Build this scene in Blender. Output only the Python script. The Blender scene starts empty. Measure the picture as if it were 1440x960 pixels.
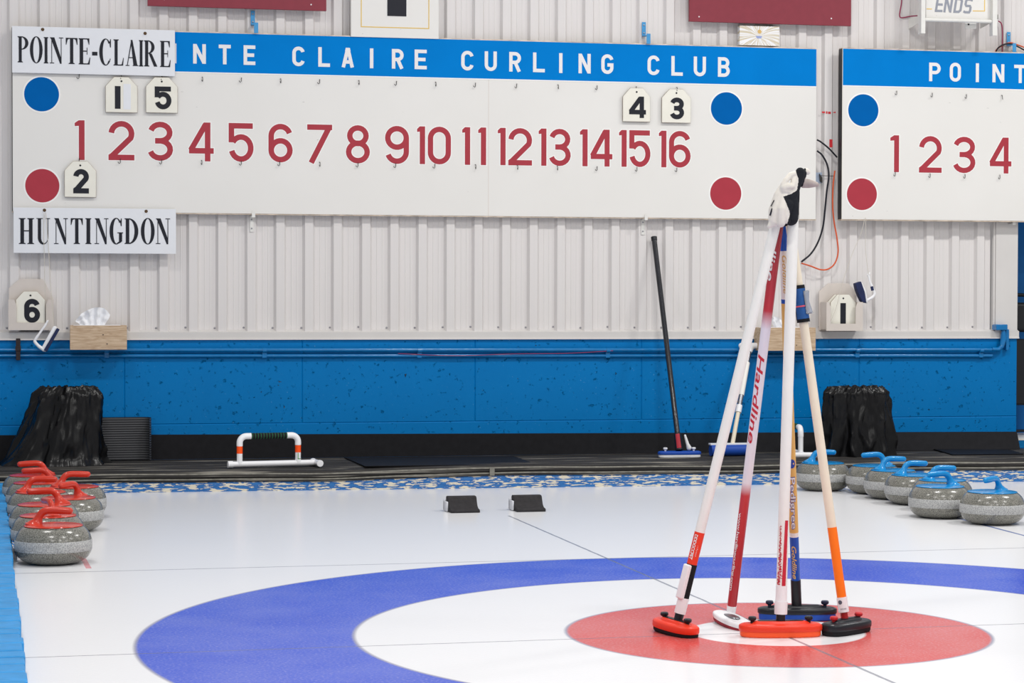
import bpy, bmesh, math, random
from math import sin, cos, pi, radians
from mathutils import Vector, Matrix, noise
random.seed(7)
SC = bpy.context.scene
COL = SC.collection

# ------------------------------------------------------------------ camera
FPX, YAW, PITCH, ROLL = 3104.67525, 0.228724485, -0.0208139618, 0.00245382172
CAM = Vector((-2.19153217, -6.02617453, 0.970878578))
_F = Vector((sin(YAW), cos(YAW), 0)); _R = Vector((cos(YAW), -sin(YAW), 0)); _U = Vector((0, 0, 1))
F2 = _F * cos(PITCH) + _U * sin(PITCH); U2 = _U * cos(PITCH) - _F * sin(PITCH)
R3 = _R * cos(ROLL) + U2 * sin(ROLL); U3 = U2 * cos(ROLL) - _R * sin(ROLL)
cam = bpy.data.cameras.new('camera'); camo = bpy.data.objects.new('camera', cam); COL.objects.link(camo)
M = Matrix((R3, U3, -F2)).transposed().to_4x4(); M.translation = CAM
camo.matrix_world = M
cam.sensor_width = 36; cam.lens = FPX / 1440 * 36; cam.clip_end = 200
SC.camera = camo

def ray(px, py):
    return F2 + R3 * ((px - 720) / FPX) - U3 * ((py - 480) / FPX)
def onz(px, py, z=0.0):
    d = ray(px, py); return CAM + d * ((z - CAM.z) / d.z)
def ony(px, py, y):
    d = ray(px, py); return CAM + d * ((y - CAM.y) / d.y)
WA = -0.02; WO = Vector((0.42, 5.62, 0))
WU = Vector((cos(WA), sin(WA), 0)); WN = Vector((sin(WA), -cos(WA), 0))
def WP(px, py, off=0.0):
    """a point of the photo read as a point of the plane parallel to the back wall"""
    d = ray(px, py); o = WO + WN * off
    k = (o - CAM).dot(WN) / d.dot(WN)
    p = CAM + d * k - WO
    return p.dot(WU), p.z
def W3(u, off, z): return WO + WU * u + WN * off + Vector((0, 0, z))
def WPX(px, py, off=0.0):
    u, z = WP(px, py, off); return W3(u, off, z)

# ------------------------------------------------------------------ materials
def lin(c):
    return tuple(((v / 255) / 12.92 if v / 255 <= .04045 else ((v / 255 + .055) / 1.055) ** 2.4) for v in c) + (1,)
def nd(nt, t, **k):
    n = nt.nodes.new(t)
    for a, b in k.items():
        if a.startswith('_'): n.inputs[a[1:].replace('_', ' ')].default_value = b
        else: setattr(n, a, b)
    return n
def mat(name, rgb, rough=.5, metal=0, spec=.3, noise_amt=0.05, noise_scale=25, bump=0, bump_scale=200, coat=0, alpha=1, trans=0):
    m = bpy.data.materials.new(name); m.use_nodes = True; nt = m.node_tree
    b = nt.nodes['Principled BSDF']; L = nt.links
    c = lin(rgb)
    tc = nd(nt, 'ShaderNodeTexCoord')
    n = nd(nt, 'ShaderNodeTexNoise'); n.inputs['Scale'].default_value = noise_scale; n.inputs['Detail'].default_value = 4
    L.new(tc.outputs['Object'], n.inputs['Vector'])
    r = nd(nt, 'ShaderNodeValToRGB')
    r.color_ramp.elements[0].position = .3; r.color_ramp.elements[1].position = .7
    r.color_ramp.elements[0].color = tuple(v * (1 - noise_amt) for v in c[:3]) + (1,)
    r.color_ramp.elements[1].color = tuple(min(1, v * (1 + noise_amt)) for v in c[:3]) + (1,)
    L.new(n.outputs['Fac'], r.inputs['Fac']); L.new(r.outputs['Color'], b.inputs['Base Color'])
    b.inputs['Roughness'].default_value = rough; b.inputs['Metallic'].default_value = metal
    b.inputs['Specular IOR Level'].default_value = spec; b.inputs['Coat Weight'].default_value = coat
    b.inputs['Coat Roughness'].default_value = .1
    b.inputs['Transmission Weight'].default_value = trans
    if bump:
        n2 = nd(nt, 'ShaderNodeTexNoise'); n2.inputs['Scale'].default_value = bump_scale; n2.inputs['Detail'].default_value = 6
        L.new(tc.outputs['Object'], n2.inputs['Vector'])
        bp = nd(nt, 'ShaderNodeBump'); bp.inputs['Strength'].default_value = bump; bp.inputs['Distance'].default_value = .004
        L.new(n2.outputs['Fac'], bp.inputs['Height']); L.new(bp.outputs['Normal'], b.inputs['Normal'])
    return m
def nodes(name):
    m = bpy.data.materials.new(name); m.use_nodes = True
    return m, m.node_tree, m.node_tree.nodes['Principled BSDF'], m.node_tree.links

WHITEPL = mat('white_plastic', (238, 238, 240), .3, noise_amt=.01)
SHAFTW = mat('white_shaft', (236, 234, 228), .4, noise_amt=.01, spec=.25)
SHAFTC = mat('cream_shaft', (234, 222, 200), .45, noise_amt=.02, spec=.2)
REDSH = mat('red_shaft', (196, 40, 50), .3, noise_amt=.02, coat=.3)
REDOR = mat('red_orange', (232, 60, 36), .35, noise_amt=.02)
ORANGE = mat('orange_wrap', (255, 122, 20), .4, noise_amt=.02)
BLACKPL = mat('black_plastic', (30, 32, 38), .35, noise_amt=.1)
BLACKFOAM = mat('black_foam', (22, 22, 26), .85, noise_amt=.2)
BLUESH = mat('blue_shaft', (10, 80, 178), .3, noise_amt=.02, coat=.3)
GOLD = mat('gold_shaft', (222, 176, 98), .4, noise_amt=.03)
GOLDTX = mat('gold_letters', (216, 178, 108), .4, noise_amt=.02)
DBLUE = mat('navy', (28, 38, 78), .6, noise_amt=.1)
BLUEPAD = mat('blue_pad', (28, 74, 168), .5, noise_amt=.05)
BLUEFAB = mat('blue_fabric', (40, 88, 150), .7, noise_amt=.12, noise_scale=90)
REDTX = mat('red_letters', (196, 40, 58), .4, noise_amt=.02)
WHITETX = mat('white_letters', (230, 228, 228), .45, noise_amt=.01)
DARKTX = mat('black_letters', (24, 26, 36), .5, noise_amt=.03)
BLUETX = mat('blue_letters', (40, 70, 160), .45, noise_amt=.02)
GREENTX = mat('green_letters', (70, 150, 50), .5, noise_amt=.02)
STEEL = mat('steel', (150, 150, 155), .35, metal=.9, noise_amt=.1)
DARKST = mat('dark_steel', (60, 58, 56), .45, metal=.6, noise_amt=.1)
CLEARPL = mat('clear_film', (220, 225, 232), .15, noise_amt=.01, trans=.7)
PAINTRED = mat('numeral_red', (166, 52, 64), .45, noise_amt=.05, noise_scale=12)
DISCRED = mat('disc_red', (168, 50, 64), .45, noise_amt=.04, noise_scale=12)
DISCBLUE = mat('disc_blue', (0, 94, 168), .55, spec=.04, noise_amt=.03, noise_scale=12)
OUTLINE = mat('outline_white', (240, 239, 236), .5, noise_amt=.01)
MAROON = mat('maroon_panel', (134, 52, 64), .5, noise_amt=.04)
CARDM = mat('number_card', (232, 229, 217), .5, noise_amt=.03, noise_scale=14)
CARDEDGE = mat('card_edge', (120, 96, 80), .8, noise_amt=.3)
SIGNW = mat('name_sign_white', (226, 228, 232), .4, noise_amt=.01)
HOLDER = mat('beige_holder', (210, 201, 193), .5, noise_amt=.03, noise_scale=14)
TISSUE = mat('tissue', (236, 237, 240), .9, noise_amt=.02)
YELLOW = mat('yellow_line', (226, 190, 92), .5, noise_amt=.04)
GREYTX = mat('grey_letters', (146, 150, 160), .5, noise_amt=.04)
FRAMEW = mat('white_enamel', (224, 223, 218), .45, noise_amt=.03)
BRKBLUE = mat('blue_bracket', (70, 150, 204), .5, noise_amt=.06)
CABLEBK = mat('black_cable', (24, 26, 36), .4, noise_amt=.05)
CABLEOR = mat('orange_cable', (214, 92, 52), .45, noise_amt=.05)
CABLERD = mat('plum_cable', (150, 50, 84), .5, noise_amt=.05)
REDTAPE = mat('red_tape', (204, 44, 52), .5, noise_amt=.1)
GREYBOX = mat('grey_plate', (150, 162, 180), .5, noise_amt=.05)
STRING = mat('string', (206, 200, 188), .8, noise_amt=.05)
GLOVEW = mat('glove_leather', (222, 216, 206), .75, noise_amt=.05, noise_scale=30, bump=.25, bump_scale=120)
GLOVEG = mat('glove_grey', (176, 164, 158), .75, noise_amt=.08, noise_scale=40)
GLOVEB = mat('glove_black', (26, 28, 34), .9, noise_amt=.2, noise_scale=200)
HRED = mat('handle_red', (198, 56, 38), .25, noise_amt=.03, coat=.25)
TAPEOR = mat('orange_tape_paint', (255, 84, 16), .5, noise_amt=.02)
HBLUE = mat('handle_blue', (8, 132, 196), .25, noise_amt=.03, coat=.25)
HACKM = mat('hack_rubber', (44, 42, 44), .8, noise_amt=.2, noise_scale=60, bump=.3, bump_scale=90)
CHAIRM = mat('chair_black', (18, 20, 26), .4, noise_amt=.1)

def wood_mat():
    m, nt, b, L = nodes('pale_wood')
    tc = nd(nt, 'ShaderNodeTexCoord'); mp = nd(nt, 'ShaderNodeMapping'); mp.inputs['Scale'].default_value = (3, 10, 26)
    n = nd(nt, 'ShaderNodeTexNoise'); n.inputs['Scale'].default_value = 3; n.inputs['Detail'].default_value = 6; n.inputs['Distortion'].default_value = 1.5
    r = nd(nt, 'ShaderNodeValToRGB'); r.color_ramp.elements[0].color = lin((176, 148, 118)); r.color_ramp.elements[1].color = lin((206, 182, 154))
    r.color_ramp.elements[0].position = .35; r.color_ramp.elements[1].position = .62
    L.new(tc.outputs['Object'], mp.inputs['Vector']); L.new(mp.outputs['Vector'], n.inputs['Vector']); L.new(n.outputs['Fac'], r.inputs['Fac']); L.new(r.outputs['Color'], b.inputs['Base Color'])
    b.inputs['Roughness'].default_value = .6
    return m
WOOD = wood_mat()

def granite(name, c0, c1, rough):
    m, nt, b, L = nodes(name)
    tc = nd(nt, 'ShaderNodeTexCoord')
    n = nd(nt, 'ShaderNodeTexNoise'); n.inputs['Scale'].default_value = 300; n.inputs['Detail'].default_value = 2
    r = nd(nt, 'ShaderNodeValToRGB'); r.color_ramp.elements[0].color = lin(c0); r.color_ramp.elements[1].color = lin(c1)
    r.color_ramp.elements[0].position = .38; r.color_ramp.elements[1].position = .62
    L.new(tc.outputs['Object'], n.inputs['Vector']); L.new(n.outputs['Fac'], r.inputs['Fac']); L.new(r.outputs['Color'], b.inputs['Base Color'])
    b.inputs['Roughness'].default_value = rough
    return m
GRAN = granite('polished_granite', (80, 80, 75), (142, 140, 131), .2)
BAND = granite('matt_granite', (134, 135, 136), (190, 190, 188), .6)

def board_mat():
    m, nt, b, L = nodes('board_white')
    tc = nd(nt, 'ShaderNodeTexCoord')
    n = nd(nt, 'ShaderNodeTexNoise'); n.inputs['Scale'].default_value = 2.2; n.inputs['Detail'].default_value = 5
    r = nd(nt, 'ShaderNodeValToRGB'); r.color_ramp.elements[0].color = lin((222, 220, 215)); r.color_ramp.elements[1].color = lin((230, 228, 224))
    mp = nd(nt, 'ShaderNodeMapping'); mp.inputs['Rotation'].default_value = (0, .7, 0); mp.inputs['Scale'].default_value = (14, 1, 60)
    s = nd(nt, 'ShaderNodeTexNoise'); s.inputs['Scale'].default_value = 1.2; s.inputs['Detail'].default_value = 3
    sr = nd(nt, 'ShaderNodeValToRGB'); sr.color_ramp.elements[0].position = .735; sr.color_ramp.elements[1].position = .76
    sr.color_ramp.elements[0].color = (0, 0, 0, 1); sr.color_ramp.elements[1].color = (.5, .5, .5, 1)
    mx = nd(nt, 'ShaderNodeMix', data_type='RGBA'); mx.inputs['B'].default_value = lin((130, 126, 122))
    L.new(tc.outputs['Object'], n.inputs['Vector']); L.new(n.outputs['Fac'], r.inputs['Fac'])
    L.new(tc.outputs['Object'], mp.inputs['Vector']); L.new(mp.outputs['Vector'], s.inputs['Vector']); L.new(s.outputs['Fac'], sr.inputs['Fac'])
    L.new(sr.outputs['Color'], mx.inputs['Factor']); L.new(r.outputs['Color'], mx.inputs['A']); L.new(mx.outputs['Result'], b.inputs['Base Color'])
    b.inputs['Roughness'].default_value = .45
    return m
BOARDW = board_mat()
BOARDB = mat('header_blue', (0, 122, 202), .55, noise_amt=.04, noise_scale=5, spec=.04)
RUST = mat('rusty_edge', (206, 190, 172), .8, noise_amt=.4, noise_scale=14)

def siding_mat():
    m, nt, b, L = nodes('siding_grey_white')
    tc = nd(nt, 'ShaderNodeTexCoord'); mp = nd(nt, 'ShaderNodeMapping'); mp.inputs['Scale'].default_value = (60, 1, 1.2)
    n = nd(nt, 'ShaderNodeTexNoise'); n.inputs['Scale'].default_value = 1.2; n.inputs['Detail'].default_value = 3
    r = nd(nt, 'ShaderNodeValToRGB'); r.color_ramp.elements[0].color = lin((215, 211, 209)); r.color_ramp.elements[1].color = lin((221, 217, 215))
    L.new(tc.outputs['Object'], mp.inputs['Vector']); L.new(mp.outputs['Vector'], n.inputs['Vector']); L.new(n.outputs['Fac'], r.inputs['Fac']); L.new(r.outputs['Color'], b.inputs['Base Color'])
    b.inputs['Roughness'].default_value = .5
    return m
SIDING = siding_mat()
TRIMG = mat('ledge_grey', (210, 207, 204), .5, noise_amt=.03, noise_scale=6)

def concrete_blue():
    m, nt, b, L = nodes('painted_concrete_blue')
    tc = nd(nt, 'ShaderNodeTexCoord')
    n = nd(nt, 'ShaderNodeTexNoise'); n.inputs['Scale'].default_value = 5; n.inputs['Detail'].default_value = 6
    r = nd(nt, 'ShaderNodeValToRGB'); r.color_ramp.elements[0].color = lin((0, 112, 180)); r.color_ramp.elements[1].color = lin((0, 120, 190))
    L.new(tc.outputs['Object'], n.inputs['Vector']); L.new(n.outputs['Fac'], r.inputs['Fac'])
    # pits and chipped spots
    p = nd(nt, 'ShaderNodeTexNoise'); p.inputs['Scale'].default_value = 26; p.inputs['Detail'].default_value = 8; p.inputs['Roughness'].default_value = .62
    L.new(tc.outputs['Object'], p.inputs['Vector'])
    pr = nd(nt, 'ShaderNodeValToRGB'); pr.color_ramp.elements[0].position = .70; pr.color_ramp.elements[1].position = .725
    pr.color_ramp.elements[0].color = (0, 0, 0, 1); pr.color_ramp.elements[1].color = (1, 1, 1, 1)
    L.new(p.outputs['Fac'], pr.inputs['Fac'])
    q = nd(nt, 'ShaderNodeTexNoise'); q.inputs['Scale'].default_value = 60
    L.new(tc.outputs['Object'], q.inputs['Vector'])
    qr = nd(nt, 'ShaderNodeValToRGB'); qr.color_ramp.elements[0].color = lin((20, 32, 46)); qr.color_ramp.elements[1].color = lin((120, 120, 100))
    qr.color_ramp.elements[0].position = .5; qr.color_ramp.elements[1].position = .66
    L.new(q.outputs['Fac'], qr.inputs['Fac'])
    mx = nd(nt, 'ShaderNodeMix', data_type='RGBA')
    L.new(pr.outputs['Color'], mx.inputs['Factor']); L.new(r.outputs['Color'], mx.inputs['A']); L.new(qr.outputs['Color'], mx.inputs['B'])
    sp_ = nd(nt, 'ShaderNodeTexNoise'); sp_.inputs['Scale'].default_value = 95; sp_.inputs['Detail'].default_value = 2  # glints of the rough paint, coloured in as fine lighter specks
    L.new(tc.outputs['Object'], sp_.inputs['Vector'])
    spr = nd(nt, 'ShaderNodeValToRGB'); spr.color_ramp.elements[0].position = .70; spr.color_ramp.elements[1].position = .76
    spr.color_ramp.elements[0].color = (0, 0, 0, 1); spr.color_ramp.elements[1].color = (.7, .7, .7, 1)
    L.new(sp_.outputs['Fac'], spr.inputs['Fac'])
    mx2 = nd(nt, 'ShaderNodeMix', data_type='RGBA'); mx2.inputs['B'].default_value = lin((96, 160, 206))
    L.new(spr.outputs['Color'], mx2.inputs['Factor']); L.new(mx.outputs['Result'], mx2.inputs['A'])
    L.new(mx2.outputs['Result'], b.inputs['Base Color'])
    b.inputs['Roughness'].default_value = .4; b.inputs['Specular IOR Level'].default_value = .12
    h = nd(nt, 'ShaderNodeTexNoise'); h.inputs['Scale'].default_value = 36; h.inputs['Detail'].default_value = 9; h.inputs['Roughness'].default_value = .68
    L.new(tc.outputs['Object'], h.inputs['Vector'])
    hr = nd(nt, 'ShaderNodeValToRGB'); hr.color_ramp.elements[0].position = .30; hr.color_ramp.elements[1].position = .385
    L.new(h.outputs['Fac'], hr.inputs['Fac'])
    sub = nd(nt, 'ShaderNodeMath', operation='SUBTRACT')
    pm = nd(nt, 'ShaderNodeMath', operation='MULTIPLY'); pm.inputs[1].default_value = 1.2
    L.new(pr.outputs['Color'], pm.inputs[0]); L.new(hr.outputs['Color'], sub.inputs[0]); L.new(pm.outputs[0], sub.inputs[1])
    bp = nd(nt, 'ShaderNodeBump'); bp.inputs['Strength'].default_value = .9; bp.inputs['Distance'].default_value = .006
    L.new(sub.outputs[0], bp.inputs['Height']); L.new(bp.outputs['Normal'], b.inputs['Normal'])
    return m
CONC = concrete_blue()
PIPEB = mat('pipe_blue', (0, 112, 176), .25, noise_amt=.08, noise_scale=20, coat=.4, bump=.2, bump_scale=60)

def chipped():
    m, nt, b, L = nodes('chipped_blue_cream')
    tc = nd(nt, 'ShaderNodeTexCoord'); mp = nd(nt, 'ShaderNodeMapping'); mp.inputs['Scale'].default_value = (10, 10, 66)
    n = nd(nt, 'ShaderNodeTexNoise'); n.inputs['Scale'].default_value = 1.6; n.inputs['Detail'].default_value = 7; n.inputs['Roughness'].default_value = .6
    r = nd(nt, 'ShaderNodeValToRGB')
    e = r.color_ramp.elements; e[0].position = .515; e[0].color = lin((18, 88, 156)); e[1].position = .54; e[1].color = lin((216, 208, 188))
    g = e.new(.40); g.color = lin((40, 112, 178))
    L.new(tc.outputs['Object'], mp.inputs['Vector']); L.new(mp.outputs['Vector'], n.inputs['Vector']); L.new(n.outputs['Fac'], r.inputs['Fac']); L.new(r.outputs['Color'], b.inputs['Base Color'])
    b.inputs['Roughness'].default_value = .6
    bp = nd(nt, 'ShaderNodeBump'); bp.inputs['Strength'].default_value = .6; bp.inputs['Distance'].default_value = .004
    L.new(n.outputs['Fac'], bp.inputs['Height']); L.new(bp.outputs['Normal'], b.inputs['Normal'])
    return m
CHIP = chipped()
SLAT = mat('divider_blue', (40, 140, 204), .4, noise_amt=.12, noise_scale=18, bump=.4, bump_scale=40)
CREAMP = mat('worn_cream', (206, 214, 214), .6, noise_amt=.1)

def rubber():
    m, nt, b, L = nodes('black_rubber')
    tc = nd(nt, 'ShaderNodeTexCoord'); mp = nd(nt, 'ShaderNodeMapping'); mp.inputs['Scale'].default_value = (1.2, 60, 60)
    n = nd(nt, 'ShaderNodeTexNoise'); n.inputs['Scale'].default_value = 1.5; n.inputs['Detail'].default_value = 6
    r = nd(nt, 'ShaderNodeValToRGB'); e = r.color_ramp.elements; e[0].position = .35; e[0].color = lin((30, 29, 30)); e[1].position = .58; e[1].color = lin((58, 56, 54))
    g = e.new(.68); g.color = lin((150, 146, 136))
    L.new(tc.outputs['Object'], mp.inputs['Vector']); L.new(mp.outputs['Vector'], n.inputs['Vector']); L.new(n.outputs['Fac'], r.inputs['Fac']); L.new(r.outputs['Color'], b.inputs['Base Color'])
    b.inputs['Roughness'].default_value = .6; b.inputs['Specular IOR Level'].default_value = .2
    return m
RUBBER = rubber()
RUBSMOOTH = mat('smooth_black_rubber', (26, 26, 29), .7, spec=.15, noise_amt=.15, noise_scale=60)
BASEB = mat('black_baseboard', (34, 34, 37), .7, spec=.12, noise_amt=.12, noise_scale=30)
LIGHTLINE = mat('worn_or_lit_edge', (120, 118, 110), .6, noise_amt=.3, noise_scale=30)  # pale grey for the highlight painted on the mat ridges, and for the clip
BAGM = mat('bag_film', (9, 9, 11), .28, noise_amt=.1, spec=.28)

def ribbed():
    m, nt, b, L = nodes('ribbed_black_sheet')
    tc = nd(nt, 'ShaderNodeTexCoord')
    w = nd(nt, 'ShaderNodeTexWave'); w.bands_direction = 'Z'; w.inputs['Scale'].default_value = 26; w.inputs['Distortion'].default_value = .2
    L.new(tc.outputs['Object'], w.inputs['Vector'])
    b.inputs['Base Color'].default_value = lin((60, 61, 65)); b.inputs['Roughness'].default_value = .5
    bp = nd(nt, 'ShaderNodeBump'); bp.inputs['Strength'].default_value = .8; bp.inputs['Distance'].default_value = .004
    L.new(w.outputs['Fac'], bp.inputs['Height']); L.new(bp.outputs['Normal'], b.inputs['Normal'])
    return m
RIBBED = ribbed()

def fade_mat(name, stops, z0, z1):
    """paint that fades along the shaft (object Z)"""
    m, nt, b, L = nodes(name)
    tc = nd(nt, 'ShaderNodeTexCoord'); s = nd(nt, 'ShaderNodeSeparateXYZ'); mr = nd(nt, 'ShaderNodeMapRange')
    mr.inputs['From Min'].default_value = z0; mr.inputs['From Max'].default_value = z1
    r = nd(nt, 'ShaderNodeValToRGB'); e = r.color_ramp.elements
    e[0].position = stops[0][0]; e[0].color = lin(stops[0][1]); e[1].position = stops[-1][0]; e[1].color = lin(stops[-1][1])
    for p, c in stops[1:-1]:
        q = e.new(p); q.color = lin(c)
    L.new(tc.outputs['Object'], s.inputs[0]); L.new(s.outputs['Z'], mr.inputs['Value']); L.new(mr.outputs[0], r.inputs['Fac']); L.new(r.outputs['Color'], b.inputs['Base Color'])
    b.inputs['Roughness'].default_value = .3
    return m

def ice_mat():
    m, nt, b, L = nodes('ice_sheet')
    geo = nd(nt, 'ShaderNodeTexCoord'); sp = nd(nt, 'ShaderNodeSeparateXYZ'); L.new(geo.outputs['Object'], sp.inputs[0])
    X, Y = sp.outputs['X'], sp.outputs['Y']
    def mth(op, a, b_=None, c=None):
        n = nd(nt, 'ShaderNodeMath', operation=op)
        for i, v in enumerate((a, b_, c)):
            if v is None: continue
            if isinstance(v, (int, float)): n.inputs[i].default_value = v
            else: L.new(v, n.inputs[i])
        return n.outputs[0]
    rad = mth('SQRT', mth('ADD', mth('MULTIPLY', X, X), mth('MULTIPLY', Y, Y)))
    r = nd(nt, 'ShaderNodeValToRGB'); r.color_ramp.interpolation = 'LINEAR'
    W = lin((232, 232, 234)); RD = lin((206, 72, 66)); BL = lin((16, 68, 200)); ED = lin((150, 150, 170))
    S = 2.2; seq = [(0, W), (.2540, W), (.2568, RD), (.6045, RD), (.6075, ED), (.613, ED), (.616, W), (1.213, W), (1.216, ED), (1.221, ED), (1.224, BL), (1.826, BL), (1.829, ED), (1.835, ED), (1.838, W)]
    e = r.color_ramp.elements
    e[0].position = 0; e[0].color = W; e[1].position = seq[-1][0] / S; e[1].color = W
    for p, c in seq[1:-1]:
        q = e.new(p / S); q.color = c
    L.new(mth('DIVIDE', rad, S), r.inputs['Fac'])
    col = r.outputs['Color']
    def band(v, c, hw): return mth('LESS_THAN', mth('ABSOLUTE', mth('SUBTRACT', v, c)), hw)
    def between(v, a, b_): return mth('MULTIPLY', mth('GREATER_THAN', v, a), mth('LESS_THAN', v, b_))
    nz = nd(nt, 'ShaderNodeTexNoise'); nz.inputs['Scale'].default_value = 12
    L.new(geo.outputs['Object'], nz.inputs['Vector'])
    wob = mth('MULTIPLY', mth('SUBTRACT', nz.outputs['Fac'], .5), .006)
    Xw = mth('ADD', X, wob); Yw = mth('ADD', Y, wob)
    def over(col, mask, c, f=1.0):
        mx = nd(nt, 'ShaderNodeMix', data_type='RGBA'); mx.inputs['B'].default_value = lin(c)
        L.new(mth('MULTIPLY', mask, f), mx.inputs['Factor']); L.new(col, mx.inputs['A']); return mx.outputs['Result']
    inx = between(X, -2.15, 1.9)
    col = over(col, mth('MULTIPLY', band(Yw, 0, .0042), inx), (84, 84, 100), .75)
    col = over(col, mth('MULTIPLY', band(Yw, 1.829, .006), between(X, -2.3, 6)), (110, 112, 124), .7)
    col = over(col, mth('MULTIPLY', band(Xw, 0, .0055), between(Y, -6, 3.45)), (84, 90, 108), .7)
    # side line of the sheet, under the blue-handled stones
    sl = mth('SUBTRACT', X, mth('MULTIPLY', Y, .045))
    col = over(col, mth('MULTIPLY', band(sl, 1.772, .009), between(Y, -6, 4.62)), (36, 84, 160), .85)
    # short red mark beside the red-handled stones
    p0 = onz(117, 785); p1 = onz(125, 799)
    tt = (p1.x - p0.x) / (p1.y - p0.y)
    rm = mth('SUBTRACT', X, mth('MULTIPLY_ADD', Y, tt, p0.x - tt * p0.y))
    col = over(col, mth('MULTIPLY', band(rm, 0, .010), between(Y, p1.y, p0.y + .25)), (222, 120, 128), .8)
    # frost and pebble
    n1 = nd(nt, 'ShaderNodeTexNoise'); n1.inputs['Scale'].default_value = 3; n1.inputs['Detail'].default_value = 8
    L.new(geo.outputs['Object'], n1.inputs['Vector'])
    f1 = nd(nt, 'ShaderNodeMapRange'); f1.inputs['From Min'].default_value = .35; f1.inputs['From Max'].default_value = .8; f1.inputs['To Max'].default_value = .11
    L.new(n1.outputs['Fac'], f1.inputs['Value'])
    mx = nd(nt, 'ShaderNodeMix', data_type='RGBA'); mx.inputs['B'].default_value = lin((224, 225, 230))
    L.new(f1.outputs[0], mx.inputs['Factor']); L.new(col, mx.inputs['A']); col = mx.outputs['Result']
    n2 = nd(nt, 'ShaderNodeTexNoise'); n2.inputs['Scale'].default_value = 120; n2.inputs['Detail'].default_value = 2
    L.new(geo.outputs['Object'], n2.inputs['Vector'])
    f2 = nd(nt, 'ShaderNodeMapRange'); f2.inputs['From Min'].default_value = .5; f2.inputs['From Max'].default_value = .85; f2.inputs['To Max'].default_value = .24
    L.new(n2.outputs['Fac'], f2.inputs['Value'])
    mx = nd(nt, 'ShaderNodeMix', data_type='RGBA'); mx.inputs['B'].default_value = lin((224, 225, 230))
    L.new(f2.outputs[0], mx.inputs['Factor']); L.new(col, mx.inputs['A']); L.new(mx.outputs['Result'], b.inputs['Base Color'])
    b.inputs['Roughness'].default_value = .22; b.inputs['IOR'].default_value = 1.27
    bp = nd(nt, 'ShaderNodeBump'); bp.inputs['Strength'].default_value = .12; bp.inputs['Distance'].default_value = .002
    n3 = nd(nt, 'ShaderNodeTexNoise'); n3.inputs['Scale'].default_value = 90; n3.inputs['Detail'].default_value = 2
    L.new(geo.outputs['Object'], n3.inputs['Vector'])
    L.new(n3.outputs['Fac'], bp.inputs['Height']); L.new(bp.outputs['Normal'], b.inputs['Normal'])
    return m
ICE = ice_mat()

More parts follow.
